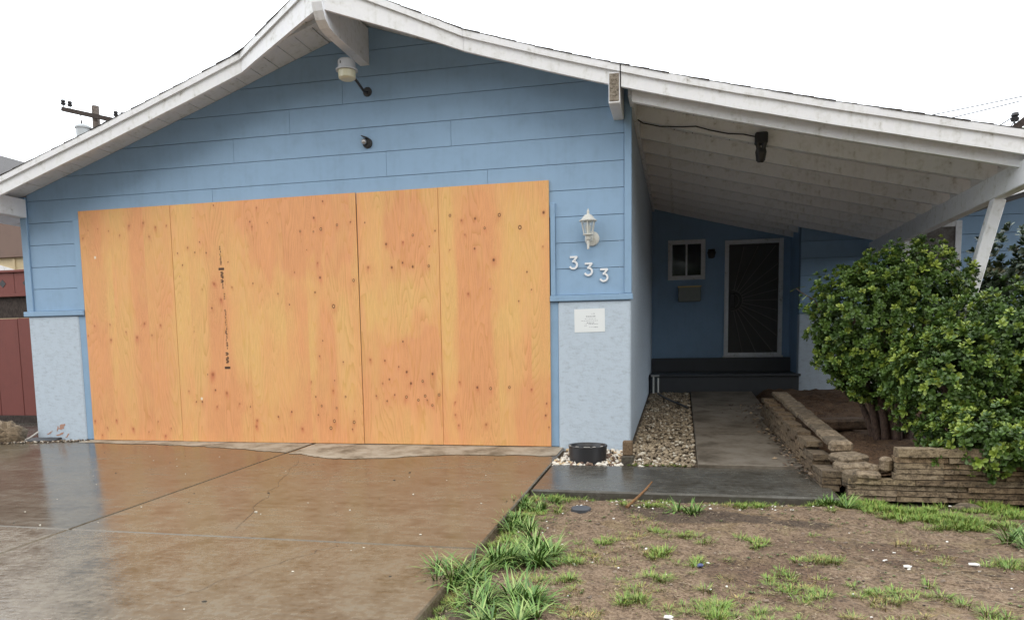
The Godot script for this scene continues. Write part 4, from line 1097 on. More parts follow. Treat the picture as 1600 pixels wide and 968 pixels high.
func make_planter() -> void:
	var pw := thing("planter_wall", "low ledgestone planter wall with a broken gap at its front corner", "stone wall")
	# the front arm, in courses, facing the lawn
	var y := -0.115
	var row := 0
	while y < 0.225:
		var h := rng.randf_range(0.030, 0.044)
		if y > 0.15: h = 0.055
		var x := 7.252
		if y > 0.032: x = 7.535 + rng.randf_range(-0.015, 0.03)
		if y > 0.15: x = 7.55
		while x < 9.7:
			var l := rng.randf_range(0.22, 0.48)
			if y > 0.15: l = rng.randf_range(0.35, 0.6)
			ledge_stone(pw, Vector3(x, y + 0.0025, -0.11), Vector3(min(x + l, 9.75) - 0.004, y + h - 0.0025, rng.randf_range(-0.012, 0.014)), 0.0, Vector3(0, 0, 1.452), rng.randf_range(0.6, 1.25))
			x += l
		y += h; row += 1
	# mortar core
	var mb := MB.new(); mb.box(Vector3(7.56, -0.12, 1.25), Vector3(9.75, 0.17, 1.40), 0.01); part("mortar", mb, M.ground, pw)
	mb = MB.new(); mb.box(Vector3(7.28, -0.12, 1.27), Vector3(7.58, 0.01, 1.40), 0.01); part("mortar", mb, M.ground, pw)
	# the side arm, running back beside the walkway, in its own axes: x along the wall
	var a0 := Vector3(7.215, 0, 1.40); var a1 := Vector3(7.115, 0, -1.25)
	var turn := atan2(a0.z - a1.z, a1.x - a0.x)
	var piv := Vector3(7.30, 0, 1.42)
	for side in 1:
		for c in 5:
			var s := 0.0
			while s < 2.72:
				var l := rng.randf_range(0.2, 0.38)
				var f: float = s / 2.7
				var base: float = lerp(-0.07, 0.135, f)
				var yy := base + c * 0.048
				if (s < 0.16 and c > 2) or (s < 0.5 and c > 3): s += l; continue
				# looking at the face from the walkway, the wall runs away: +x goes back
				ledge_stone(pw, Vector3(s, yy + 0.002, -0.12), Vector3(s + l - 0.005, yy + 0.045, rng.randf_range(-0.014, 0.012)), 0.0, Vector3.ZERO, rng.randf_range(0.5, 0.85))
				var o: Node3D = pw.get_child(pw.get_child_count() - 1)
				o.transform = Transform3D(Basis(Vector3((a1 - a0).x, 0, (a1 - a0).z).normalized(), Vector3.UP, (Vector3((a1 - a0).x, 0, (a1 - a0).z).normalized()).cross(Vector3.UP)), a0)
				s += l
	# flat caps on the side arm
	var dir := (a1 - a0).normalized()
	var s2 := 0.34
	while s2 < 2.7:
		var l := rng.randf_range(0.19, 0.27)
		var f: float = s2 / 2.7
		mb = MB.new(); mb.tint = Color.WHITE * rng.randf_range(0.5, 1.0); mb.tint.a = 1.0
		var pa := a0 + dir * s2 + Vector3(0.06, lerp(-0.07, 0.135, f) + 0.262, 0); var pb := a0 + dir * (s2 + l - 0.016) + Vector3(0.06, lerp(-0.07, 0.135, (s2 + l) / 2.7) + 0.262 + rng.randf_range(-0.004, 0.004), 0)
		mb.bar(pa, pb, rng.randf_range(0.13, 0.16), 0.042, Vector3.UP, 0.008)
		part("cap_stone", mb, M.stone, pw)
		s2 += l
	# the broken corner: tumbled pieces
	for q in [[7.31, 0.085, 1.30, 0.11, 0.035, 0.09, 0.9, 0.2], [7.30, 0.135, 1.20, 0.10, 0.03, 0.10, 0.8, 0.5], [7.36, 0.05, 1.40, 0.10, 0.028, 0.06, 1.0, -0.2], [7.42, 0.06, 1.33, 0.05, 0.05, 0.05, 1.1, 0.9], [7.27, 0.20, 1.08, 0.075, 0.04, 0.055, 1.45, 0.1], [7.50, 0.12, 1.36, 0.035, 0.05, 0.04, 1.1, 0.6], [7.29, 0.03, 1.38, 0.07, 0.06, 0.05, 0.7, 1.0]]:
		mb = MB.new(); mb.tint = Color.WHITE * q[6]; mb.tint.a = 1.0
		mb.xf = Transform3D(Basis(Vector3(0.15, 1, 0.1).normalized(), q[7]), Vector3(q[0], q[1], q[2]))
		mb.box(Vector3(-q[3], -q[4], -q[5]), Vector3(q[3], q[4], q[5]), 0.018)
		part("broken_stone", mb, M.stone, pw)
	# earth inside
	mb = MB.new()
	grid(mb, 7.13, 10.5, -4.25, 1.40, 0.07, func(x, z): return lerp(0.06, 0.30, clamp((1.3 - z) / 4.5, 0, 1)) + 0.05 * lawn_n.get_noise_2d(x * 3, z * 3) + 0.03 * lawn_n.get_noise_2d(x * 11, z * 11) - 0.12 * smoothstep(0.2, 0.0, absf(x - 7.13)), func(x, z): return Color(0.5, 0.42, 0.38).lerp(Color(0.85, 0.7, 0.55), 0.5 + 0.5 * lawn_n.get_noise_2d(x * 5, z * 5)))
	struct("planter_ground", mb, M.soil)
	# dirt and leaf litter spilled along the walkway's edge
	var xfs := []; var cols := []
	var fm := MB.new(); fm.tri(Vector3(-1, 0, 0), Vector3(0, 0.15, 0.6), Vector3(1, 0.1, 0)); fm.tri(Vector3(-1, 0, 0), Vector3(1, 0.1, 0), Vector3(0, 0.2, -0.55))
	for i in 1500:
		var z := rng.randf_range(-2.6, 1.3)
		var d: float = abs(rng.randfn(0.0, 0.09))
		var x: float = lerp(7.19, 7.10, (1.4 - z) / 2.65) - d
		if z < -1.2: x = 7.35 - absf(rng.randfn(0, 0.25))
		var r := rng.randf_range(0.008, 0.024)
		xfs.append(Transform3D(Basis.from_euler(Vector3(rng.randf_range(-.6, .6), rng.randf() * TAU, rng.randf_range(-.6, .6))).scaled(Vector3(r, r, r)), Vector3(x, ramp_y(z) + rng.randf_range(0.003, 0.02), z)))
		cols.append([Color(0.09, 0.06, 0.04), Color(0.16, 0.11, 0.07), Color(0.25, 0.18, 0.11), Color(0.06, 0.045, 0.035)][rng.randi() % 4])
	multi("leaf_litter", fm.mesh(), M.pebble, xfs, cols)
	# a stone slab and a stump lying in the bed
	mb = MB.new(); mb.tint = Color(0.55, 0.45, 0.4); mb.xf = Transform3D(Basis(Vector3.UP, 0.3), Vector3(7.55, 0.22, -0.35)); mb.box(Vector3(-0.22, -0.05, -0.12), Vector3(0.22, 0.045, 0.12), 0.02)
	tag(part("stone_slab", mb, M.stone), "flat brown stone slab lying in the planter earth under the hedge", "stone")

# ---------------------------------------------------------------- foliage
func leaf_tri(mb: MB, xf: Transform3D, l: float, w: float, fold: float, curl: float) -> void:
	# an obovate leaf along +z from the origin, folded along the midrib
	var mid := [Vector3(0, 0, 0), Vector3(0, curl * 0.35 * l, l * 0.45), Vector3(0, curl * 0.5 * l, l * 0.75), Vector3(0, curl * 0.42 * l, l)]
	var ws := [0.10, 0.36, 0.5, 0.12]
	var nrm := xf.basis * Vector3(0, 1, -curl * 0.4)
	for s in [-1.0, 1.0]:
		var e := []
		for i in 4: e.append(mid[i] + Vector3(s * ws[i] * w, fold * ws[i] * w, 0))
		for i in 3:
			var nn: Vector3 = (nrm - xf.basis.x.normalized() * s * fold * 0.7).normalized()
			var a: Vector3 = xf * mid[i]; var b: Vector3 = xf * mid[i + 1]; var d: Vector3 = xf * e[i + 1]; var f: Vector3 = xf * e[i]
			if s < 0:
				mb.tri_n(a, b, d, nn, nn, nn); mb.tri_n(a, d, f, nn, nn, nn)
			else:
				mb.tri_n(a, d, b, nn, nn, nn); mb.tri_n(a, f, d, nn, nn, nn)

func rosette(seed_: int, count: int, l: float, w: float) -> ArrayMesh:
	var r := RandomNumberGenerator.new(); r.seed = seed_
	var mb := MB.new()
	for i in count:
		var az := TAU * i * 0.382 + r.randf_range(-0.3, 0.3)
		var lift: float = lerp(1.25, 0.1, float(i) / count) + r.randf_range(-0.2, 0.2)
		lift = PI / 2 - lift if i % 3 == 3 else lift
		var b := Basis(Vector3.UP, az) * Basis(Vector3.RIGHT, -lift)
		var s: float = r.randf_range(0.75, 1.15) * lerp(0.75, 1.0, float(i) / count)
		var k := r.randf_range(0.8, 1.15)
		mb.tint = Color(k, k, k * r.randf_range(0.8, 1.1))
		leaf_tri(mb, Transform3D(b, Vector3(0, -0.008 * i * 0.6, 0) + b.z * 0.006), l * s, w * s, 0.25, -0.18)
	return mb.mesh()

func bush(called: String, label: String, lobes: Array, count: int, size: float, palette: Array, par_pos: Vector3, stems: Array, seed_: int, up_bias := 0.35) -> Node3D:
	var b := thing(called, label, "bush", par_pos)
	var r := RandomNumberGenerator.new(); r.seed = seed_
	var no := soil_noise(seed_, 1.0)
	for s in stems:
		var mb := MB.new()
		var p := PackedVector3Array(); var rad := PackedFloat32Array()
		var a: Vector3 = s[0]; var e: Vector3 = s[1]
		for i in 7:
			var f := i / 6.0
			p.append(a.lerp(e, f) + Vector3(sin(f * 5.0 + a.x * 9.0), 0, cos(f * 4.0 + a.z * 7.0)) * 0.03 * f * s[3] - par_pos)
			rad.append(lerp(s[2], s[2] * 0.35, f))
		mb.tube(p, rad, 9)
		part("stem", mb, M.bark, b)
	var sets := [[], [], []]; var cs := [[], [], []]
	var total := 0.0
	for l in lobes: total += l[1].x * l[1].y + l[1].x * l[1].z + l[1].y * l[1].z
	for l in lobes:
		var c: Vector3 = l[0]; var rd: Vector3 = l[1]
		var n := int(count * (rd.x * rd.y + rd.x * rd.z + rd.y * rd.z) / total)
		for i in n:
			var d := Vector3(r.randfn(), r.randfn(), r.randfn()).normalized()
			var lump: float = 1.0 + 0.30 * no.get_noise_3dv(d * 2.4 + c * 1.7) + 0.24 * no.get_noise_3dv(d * 6.5 + c)
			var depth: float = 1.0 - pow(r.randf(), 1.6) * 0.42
			var p := c + d * rd * lump * depth
			# gaps where twigs carry few leaves
			if no.get_noise_3dv(p * 5.5 + Vector3(7, 3, 1)) < -0.07 and r.randf() < 0.92: continue
			var inside := false
			for l2 in lobes:
				if l2 == l: continue
				if ((p - l2[0]) / l2[1]).length() < 0.55: inside = true
			if inside: continue
			var out := (d / rd).normalized()
			var y := (out + Vector3.UP * up_bias + Vector3(r.randfn(), r.randfn(), r.randfn()) * 0.3).normalized()
			var x := y.cross(Vector3(0.3, 0.2, 0.9)).normalized()
			var bs := Basis(x, y, x.cross(y)).rotated(y, r.randf() * TAU)
			var v := r.randi() % 3
			sets[v].append(Transform3D(bs.scaled(Vector3.ONE * size * r.randf_range(0.7, 1.2)), p - par_pos))
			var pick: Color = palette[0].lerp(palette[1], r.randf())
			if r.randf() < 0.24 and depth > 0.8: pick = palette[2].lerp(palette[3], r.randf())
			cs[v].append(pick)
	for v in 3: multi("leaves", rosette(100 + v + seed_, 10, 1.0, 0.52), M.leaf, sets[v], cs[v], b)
	return b

func make_hedge() -> void:
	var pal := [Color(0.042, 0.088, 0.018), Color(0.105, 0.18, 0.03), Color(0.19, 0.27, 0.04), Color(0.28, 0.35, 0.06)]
	var stems := []
	for i in 9:
		var a := i * 0.7
		stems.append([Vector3(7.88 + 0.10 * cos(a), 0.02, 0.0 + 0.1 * sin(a)), Vector3(7.84 + 0.30 * cos(a), 1.0 + 0.25 * sin(i * 2.1), -0.05 + 0.30 * sin(a)), 0.045 - 0.002 * i, 1.0])
	stems.append([Vector3(7.90, 0.05, 0.05), Vector3(7.72, 1.1, 0.2), 0.06, 0.6])
	bush("hedge", "tall clipped hedge with bright green paddle leaves beside the walkway, below the porch beam",
		[[Vector3(7.70, 1.16, -0.05), Vector3(0.50, 0.46, 0.46)], [Vector3(8.02, 1.38, -0.15), Vector3(0.46, 0.38, 0.42)], [Vector3(7.62, 0.86, 0.0), Vector3(0.36, 0.30, 0.38)], [Vector3(8.12, 1.02, -0.05), Vector3(0.42, 0.50, 0.45)], [Vector3(7.86, 0.72, 0.12), Vector3(0.38, 0.30, 0.36)], [Vector3(7.66, 0.66, 0.12), Vector3(0.26, 0.20, 0.28)]],
		10500, 0.044, pal, Vector3(7.88, 0.08, 0.0), stems, 31)
	stems = []
	for i in 8:
		var a := i * 0.8
		stems.append([Vector3(8.40 + 0.1 * cos(a), 0.05, 0.6 + 0.1 * sin(a)), Vector3(8.40 + 0.5 * cos(a), 0.8 + 0.3 * sin(i * 1.7), 0.6 + 0.4 * sin(a)), 0.035, 1.0])
	bush("hedge", "lower spreading hedge that hangs over the planter wall, in front of the leaning post",
		[[Vector3(8.05, 0.62, 0.80), Vector3(0.42, 0.44, 0.40)], [Vector3(8.48, 0.86, 0.72), Vector3(0.55, 0.44, 0.48)], [Vector3(8.26, 0.26, 1.22), Vector3(0.50, 0.28, 0.38)], [Vector3(8.95, 0.75, 0.70), Vector3(0.55, 0.50, 0.5)], [Vector3(8.70, 0.20, 1.32), Vector3(0.55, 0.30, 0.38)]],
		12500, 0.044, pal, Vector3(8.40, 0.06, 0.6), stems, 47)
	# a stray shoot on the left
	var sh := thing("stray_shoot", "single pale leafy shoot sticking out to the left of the hedge", "shoot", Vector3(7.23, 1.29, 0.1))
	var mb := MB.new(); mb.tube(PackedVector3Array([Vector3(0.06, -0.10, 0), Vector3(0.0, 0.0, 0.02), Vector3(-0.10, 0.06, 0.03), Vector3(-0.15, 0.10, 0.04)]), PackedFloat32Array([0.004]), 5); part("twig", mb, M.bark, sh)
	mb = MB.new()
	for q in [[-0.15, 0.10, 1.6, -0.2, 0.075], [-0.15, 0.10, 4.4, 0.5, 0.06], [-0.06, 0.04, 4.9, 0.7, 0.06], [0.0, 0.0, 5.2, 0.6, 0.05]]:
		leaf_tri(mb, Transform3D(Basis(Vector3.UP, q[2]) * Basis(Vector3.RIGHT, q[3]), Vector3(q[0], q[1], 0.04)), q[4], q[4] * 0.45, 0.3, -0.1)
	mb.tint = Color(0.3, 0.4, 0.12)
	for i in mb.c.size(): mb.c[i] = Color(0.28, 0.36, 0.10)
	part("leaf", mb, M.leaf, sh)
	# dark shrub on the right, behind the leaning post
	var pal2 := [Color(0.018, 0.035, 0.014), Color(0.04, 0.07, 0.025), Color(0.07, 0.10, 0.035), Color(0.12, 0.10, 0.05)]
	bush("dark_shrub", "dark green shrub with some reddish tips behind the leaning white post", [[Vector3(10.1, 1.35, -2.2), Vector3(0.9, 0.85, 0.7)], [Vector3(9.5, 1.15, -2.0), Vector3(0.55, 0.7, 0.55)], [Vector3(10.3, 0.7, -1.9), Vector3(1.0, 0.7, 0.7)]],
		2600, 0.085, pal2, Vector3(10.0, 0.1, -2.1), [[Vector3(10.0, 0.05, -2.1), Vector3(10.1, 1.3, -2.2), 0.06, 1.0], [Vector3(9.95, 0.05, -2.1), Vector3(9.5, 1.2, -2.0), 0.05, 1.0]], 61)

# ---------------------------------------------------------------- grass and lawn litter
func tuft(seed_: int, blades: int, l: float, w: float, lean: float, spread_: float, cols: Array, hearts := 1) -> ArrayMesh:
	var r := RandomNumberGenerator.new(); r.seed = seed_
	var mb := MB.new()
	var hs := []
	for i in hearts:
		var ha := r.randf() * TAU; var hr := spread_ * sqrt(r.randf())
		hs.append([Vector3(cos(ha) * hr, 0, sin(ha) * hr) if hearts > 1 else Vector3.ZERO, r.randf_range(0.6, 1.15), r.randf() * TAU, r.randf_range(0.0, 0.9)])
	for i in blades:
		var heart = hs[r.randi() % hearts]
		var az := r.randf() * TAU
		if hearts > 1: az = heart[2] + r.randfn() * lerp(2.4, 1.0, heart[3])
		var d := Vector3(cos(az), 0, sin(az))
		var s := Vector3(-d.z, 0, d.x)
		var root: Vector3 = d * (spread_ if hearts == 1 else 0.035) * sqrt(r.randf()) * r.randf_range(0.1, 1.0) + heart[0]
		var ln: float = l * heart[1] * r.randf_range(0.55, 1.1); var tilt := lean * r.randf_range(0.35, 1.25)
		var ww := w * r.randf_range(0.7, 1.2)
		var c: Color = cols[r.randi() % cols.size()]
		mb.tint = c * r.randf_range(0.8, 1.2)
		var prev := []
		var p := root; var ang := tilt * 0.6
		for k in 5:
			var f := k / 4.0
			var half := s * ww * 0.5 * (1.0 - pow(f, 2.2)) * (0.7 + 0.3 * sin(f * PI))
			var nn: Vector3 = (Vector3.UP * sin(ang) - d * cos(ang) * 0.4 + Vector3.UP * 0.3).normalized()
			var cur := [p - half, p + half, nn]
			if k > 0:
				mb.tri_n(prev[0], prev[1], cur[1], prev[2], prev[2], cur[2])
				if k < 4: mb.tri_n(prev[0], cur[1], cur[0], prev[2], cur[2], cur[2])
			prev = cur
			p += (d * sin(ang) + Vector3.UP * cos(ang)) * ln / 4.0
			ang += tilt * 0.27
	return mb.mesh()

func make_lawn_things() -> void:
	var green := [Color(0.09, 0.18, 0.033), Color(0.14, 0.24, 0.05), Color(0.065, 0.135, 0.028), Color(0.23, 0.30, 0.09)]
	var bright := [Color(0.13, 0.22, 0.03), Color(0.17, 0.26, 0.04), Color(0.10, 0.18, 0.03), Color(0.28, 0.27, 0.07)]
	var yellow := [Color(0.22, 0.22, 0.05), Color(0.30, 0.22, 0.07), Color(0.14, 0.2, 0.04), Color(0.34, 0.24, 0.10)]
	# the big clumps, each its own plant
	for s in [[5.15, 3.40, 0.22, 1.0, "broad-bladed grass clump leaning over the driveway edge, nearest the driveway"], [5.36, 3.02, 0.23, 1.15, "widest broad-bladed grass clump, in the middle of the driveway edge"], [5.44, 3.72, 0.21, 1.1, "nearest broad-bladed grass clump at the bottom of the picture, by the driveway"],
			[5.22, 2.45, 0.14, 0.9, "low grass clump by the driveway, behind the wide one"], [5.20, 1.98, 0.12, 0.9, "small grass clump where the front path meets the driveway"], [6.17, 2.05, 0.14, 0.55, "upright green grass clump in the damp hollow by the front path"], [7.93, 2.46, 0.20, 0.8, "bluish grass clump cut by the right edge of the picture"], [7.12, 1.72, 0.15, 0.8, "grass clump at the corner between the front path and the planter wall"]]:
		var o := part("grass_clump", tuft(int(s[0] * 100 + s[1] * 10), int(460 * s[3] * s[3] + 30), s[2] * 0.85, 0.0105, 1.45, 0.17 * s[3], green, int(16 * s[3])), M.grass)
		o.position = Vector3(s[0], lawn_y(s[1]) - 0.015, s[1])
		tag(o, s[4], "grass clump", "large grass clumps on the bare lawn")
	# scattered smaller grass
	var small := [[5.34,1.82], [5.36,1.76], [5.94,1.91], [6.02,1.90], [6.48,1.84], [6.57,1.76], [6.61,1.79], [6.64,1.82], [5.94,2.29], [6.09,2.50], [6.23,2.58], [5.79,2.76], [5.85,2.63], [5.72,2.94], [5.83,2.97], [6.01,2.84], [6.05,2.89], [5.62,3.38], [5.66,3.46], [5.93,3.53], [5.96,3.60], [5.98,3.44], [6.03,3.27], [6.81,2.90], [6.86,2.86], [6.60,3.14], [6.65,3.30], [6.69,3.41], [6.73,3.28], [6.28,3.54], [6.31,3.58], [6.20,3.63], [6.33,3.64], [7.00,3.35], [6.96,3.43], [7.05,3.27], [6.78,3.56], [6.53,3.64], [7.36,2.84], [7.34,2.64], [7.27,3.29], [7.65,2.79], [7.69,2.83], [7.70,2.88], [7.07,3.55], [7.37,3.48], [6.37,3.38], [5.74,3.70], [5.79,3.73], [6.51,2.65], [6.24,3.01], [5.25, 2.2], [5.3, 2.1], [5.5, 2.85], [5.45, 3.4], [5.6, 3.1], [5.25, 2.75]]
	var line := [[7.23,1.66], [7.33,1.73], [7.42,1.79], [7.51,1.86], [7.60,1.92], [7.69,1.95], [7.77,2.04], [7.84,2.12], [7.52,2.07], [7.61,2.13], [7.70,2.14], [8.05,1.71], [8.10,1.78], [8.03,1.63], [7.05,1.76], [8.07,1.93], [7.45, 1.92], [7.35, 1.62], [7.6, 1.8], [7.9, 1.75]]
	var xf := [[], [], []]; var cc := [[], [], []]
	var add := func(x: float, z: float, v: int, k: float):
		xf[v].append(Transform3D(Basis(Vector3.UP, rng.randf() * TAU).scaled(Vector3(k, k * rng.randf_range(0.8, 1.2), k)), Vector3(x, soil_y(x, z) - 0.006, z)))
		var t := rng.randf_range(0.85, 1.15)
		cc[v].append(Color(t, t, t))
	for s in small:
		var v := 2 if rng.randf() < 0.45 else 1
		for i in 7: add.call(s[0] + rng.randfn(0, 0.055), s[1] + rng.randfn(0, 0.05), v, rng.randf_range(0.6, 1.1))
	for s in line:
		for i in 16: add.call(s[0] + rng.randfn(0, 0.07), s[1] + rng.randfn(0, 0.06), 1, rng.randf_range(0.8, 1.2))
	# thin sprinkling everywhere else, thicker along the edges
	for i in 520:
		var x := rng.randf_range(5.14, 9.0); var z := rng.randf_range(1.72, 5.5)
		if patch_n.get_noise_2d(x * 1.7 + 9, z * 1.7) < 0.05 and rng.randf() < 0.75: continue
		add.call(x, z, 2 if rng.randf() < 0.6 else 1, rng.randf_range(0.25, 0.6))
	for i in 60: add.call(rng.randf_range(5.15, 7.2), 1.715 + absf(rng.randfn(0, 0.03)), 1 + rng.randi() % 2, rng.randf_range(0.4, 0.8))
	for i in 230:
		var z := rng.randf_range(1.75, 5.0)
		add.call(5.135 + absf(rng.randfn(0, 0.07)), z, rng.randi() % 2 + 1, rng.randf_range(0.5, 1.0))
	for i in 40: 
		xf[1].append(Transform3D(Basis(Vector3.UP, rng.randf() * TAU).scaled(Vector3.ONE * 0.4), Vector3(rng.randf_range(5.75, 6.25), -0.02, 0.79 - absf(rng.randfn(0, 0.05)))))
		cc[1].append(Color.WHITE)
	multi("lawn_grass", tuft(71, 60, 0.062, 0.0033, 1.2, 0.06, bright), M.grass, xf[1], cc[1])
	multi("dry_grass", tuft(72, 54, 0.055, 0.003, 1.25, 0.06, yellow), M.grass, xf[2], cc[2])
	# chips and pebbles on the earth
	var mb := MB.new(); mb.blob(Vector3(1.0, 0.45, 0.7), 8, 0.25, 0)
	var pm := mb.mesh()
	xf = []; cc = []
	var stones := [[5.36,2.34], [5.39,2.48], [5.74,1.78], [5.70,1.75], [5.79,1.78], [5.76,2.27], [5.43,2.14], [6.72,1.89], [6.84,1.92], [6.80,1.89], [7.83,1.58], [7.54,2.44], [5.98,2.82], [5.64,3.13], [5.86,3.13], [6.29,3.00], [6.36,3.33], [6.29,3.37], [6.12,3.71], [6.91,3.56], [6.89,3.33], [7.54,2.87], [7.14,2.84], [7.21,2.97], [7.58,3.13], [5.72,3.06], [5.50,2.95], [6.53,1.75], [6.30,1.89], [6.34,1.97]]
	for i in 900:
		var x: float; var z: float; var r: float; var white := false
		if i < stones.size():
			x = stones[i][0]; z = stones[i][1]; r = rng.randf_range(0.007, 0.012); white = true
		elif i < 150:
			x = rng.randf_range(5.3, 7.1); z = 1.72 + absf(rng.randfn(0, 0.14)); r = rng.randf_range(0.004, 0.010); white = rng.randf() < 0.45
		else:
			x = rng.randf_range(5.16, 9.0); z = rng.randf_range(1.75, 5.2); r = rng.randf_range(0.003, 0.009); white = rng.randf() < 0.06
		xf.append(Transform3D(Basis.from_euler(Vector3(rng.randf_range(-.3, .3), rng.randf() * TAU, rng.randf_range(-.3, .3))).scaled(Vector3.ONE * r), Vector3(x, soil_y(x, z) + r * 0.2, z)))
		cc.append(Color(0.70, 0.67, 0.62) if white else [Color(0.10, 0.07, 0.05), Color(0.22, 0.16, 0.11), Color(0.30, 0.24, 0.18), Color(0.06, 0.045, 0.035)][rng.randi() % 4])
	multi("lawn_pebbles", pm, M.pebble, xf, cc)
	# thin roots, straw and bark strips
	mb = MB.new(); mb.bar(Vector3(-1, 0, 0), Vector3(0.1, 0.04, 0.12), 0.05, 0.03); mb.bar(Vector3(0.1, 0.04, 0.12), Vector3(1, 0, 0), 0.04, 0.025)
	xf = []; cc = []
	for i in 420:
		var x := rng.randf_range(5.2, 9.0); var z := rng.randf_range(1.75, 5.0)
		if i < 130: x = rng.randfn(7.35, 0.22); z = rng.randfn(3.0, 0.22)
		var r := rng.randf_range(0.015, 0.06)
		xf.append(Transform3D(Basis.from_euler(Vector3(0, rng.randf() * TAU if i > 130 else rng.randfn(-0.2, 0.4), rng.randf_range(-.1, .1))).scaled(Vector3(r, r * 0.7, r)), Vector3(x, soil_y(x, z) + 0.003, z)))
		cc.append([Color(0.28, 0.2, 0.12), Color(0.10, 0.07, 0.05), Color(0.36, 0.29, 0.2), Color(0.07, 0.05, 0.04)][rng.randi() % 4])
	multi("lawn_debris", mb.mesh(), M.pebble, xf, cc)
	# dead thatch, clods and small flat weeds, in patches
	var tb := MB.new(); tb.tri(Vector3(-1, 0, 0), Vector3(1, 0.25, 0.1), Vector3(0, 0.1, 0.09)); tb.tri(Vector3(-0.2, 0.05, -0.6), Vector3(0.1, 0.2, 0.7), Vector3(0.06, 0.1, -0.5))
	xf = []; cc = []
	for i in 9000:
		var x := rng.randf_range(5.14, 8.6); var z := rng.randf_range(1.72, 4.6)
		if patch_n.get_noise_2d(x * 3.1 + 4, z * 3.1) < -0.02 and rng.randf() < 0.75: continue
		var r := rng.randf_range(0.006, 0.024)
		xf.append(Transform3D(Basis.from_euler(Vector3(rng.randf_range(-.3, .3), rng.randf() * TAU, rng.randf_range(-.3, .3))).scaled(Vector3.ONE * r), Vector3(x, soil_y(x, z) + 0.002, z)))
		cc.append([Color(0.26, 0.19, 0.11), Color(0.33, 0.26, 0.16), Color(0.16, 0.11, 0.07), Color(0.22, 0.20, 0.08), Color(0.10, 0.07, 0.05)][rng.randi() % 5])
	multi("dead_thatch", tb.mesh(), M.pebble, xf, cc)
	var wb := MB.new(); wb.blob(Vector3(1, 0.55, 0.85), 31, 0.4, 0)
	xf = []; cc = []
	for i in 1500:
		var x := rng.randf_range(5.14, 8.6); var z := rng.randf_range(1.72, 4.6)
		if patch_n.get_noise_2d(x * 2.0 + 14, z * 2.0) < 0.0 and rng.randf() < 0.7: continue
		var r := 0.004 + 0.012 * pow(rng.randf(), 3.0)
		xf.append(Transform3D(Basis.from_euler(Vector3(rng.randf_range(-.4, .4), rng.randf() * TAU, rng.randf_range(-.4, .4))).scaled(Vector3.ONE * r), Vector3(x, soil_y(x, z) - r * 0.1, z)))
		cc.append(Color(0.17, 0.12, 0.082) * rng.randf_range(0.6, 1.25))
	multi("lawn_clods", wb.mesh(), M.pebble, xf, cc)
	xf = []; cc = []
	for i in 1700:
		var x := rng.randf_range(5.14, 8.6); var z := rng.randf_range(1.72, 4.6)
		if patch_n.get_noise_2d(x * 2.6 - 14, z * 2.6 + 5) < 0.16: continue
		var r := rng.randf_range(0.008, 0.017)
		xf.append(Transform3D(Basis(Vector3.UP, rng.randf() * TAU).scaled(Vector3(r, r * 0.55, r)), Vector3(x, soil_y(x, z) + 0.004, z)))
		cc.append(Color(0.06, 0.10, 0.03).lerp(Color(0.15, 0.19, 0.05), rng.randf()))
	multi("low_weeds", rosette(140, 9, 1.0, 0.5), M.leaf, xf, cc)
	# a few things one can pick out
	var o: Node3D
	mb = MB.new(); mb.lathe(PackedVector2Array([Vector2(0.065, -0.03), Vector2(0.065, 0.006), Vector2(0.060, 0.012), Vector2(0.052, 0.010), Vector2(0.0, 0.012)]), 24)
	o = tag(part("valve_cover", mb, mat(Color(0.05, 0.055, 0.065), 0.5)), "round dark valve cover set in the bare earth near the front path", "valve cover")
	o.position = Vector3(5.532, lawn_y(2.045), 2.045)
	mb = MB.new(); mb.tube(PackedVector3Array([Vector3(5.82, lawn_y(2.0) + 0.012, 2.0), Vector3(5.88, lawn_y(1.8) + 0.03, 1.80), Vector3(5.925, -0.045, 1.62), Vector3(5.96, -0.02, 1.47)]), PackedFloat32Array([0.010, 0.009, 0.008, 0.005]), 7)
	tag(part("twig", mb, M.twig), "orange brown twig lying from the bare earth onto the front path", "twig")
	mb = MB.new(); mb.xf = Transform3D(Basis(Vector3(0.3, 1, 0.2).normalized(), 0.6), Vector3.ZERO); mb.blob(Vector3(0.016, 0.008, 0.013), 6, 0.35, 1)
	o = tag(part("crumpled_wrapper", mb, mat(Color(0.05, 0.06, 0.16), 0.5)), "small crumpled blue wrapper on the middle of the bare earth", "litter")
	o.position = Vector3(6.25, soil_y(6.25, 3.09) + 0.010, 3.09)
	mb = MB.new(); mb.blob(Vector3(0.10, 0.035, 0.06), 12, 0.2, 1); mb.tint = Color(0.6, 0.6, 0.58)
	for i in mb.c.size(): mb.c[i] = Color(0.55, 0.55, 0.52)
	o = tag(part("flat_rock", mb, M.stone), "flat grey rock in the grass before the planter wall", "rock")
	o.position = Vector3(7.90, soil_y(7.9, 1.65) + 0.01, 1.66)
	for s in [[7.215, 2.93, 0.02, "pale paper scrap among the roots, left of the other scrap"], [7.52, 2.87, 0.026, "white paper scrap on the earth near the right edge"], [6.11, 3.70, 0.02, "white shard on the earth near the bottom of the picture"]]:
		mb = MB.new(); mb.poly(PackedVector2Array([Vector2(-s[2], -0.012), Vector2(s[2] * 0.4, -0.016), Vector2(s[2], 0.002), Vector2(s[2] * 0.3, 0.014), Vector2(-s[2] * 0.8, 0.010)]), 0.0, 0.004)
		o = tag(part("paper_scrap", mb, M.litter), s[3], "litter", "pale scraps on the bare earth")
		o.transform = Transform3D(Basis(Vector3.RIGHT, -PI / 2 + 0.12), Vector3(s[0], soil_y(s[0], s[1]) + 0.008, s[1]))
	# specks on the driveway
	xf = []; cc = []
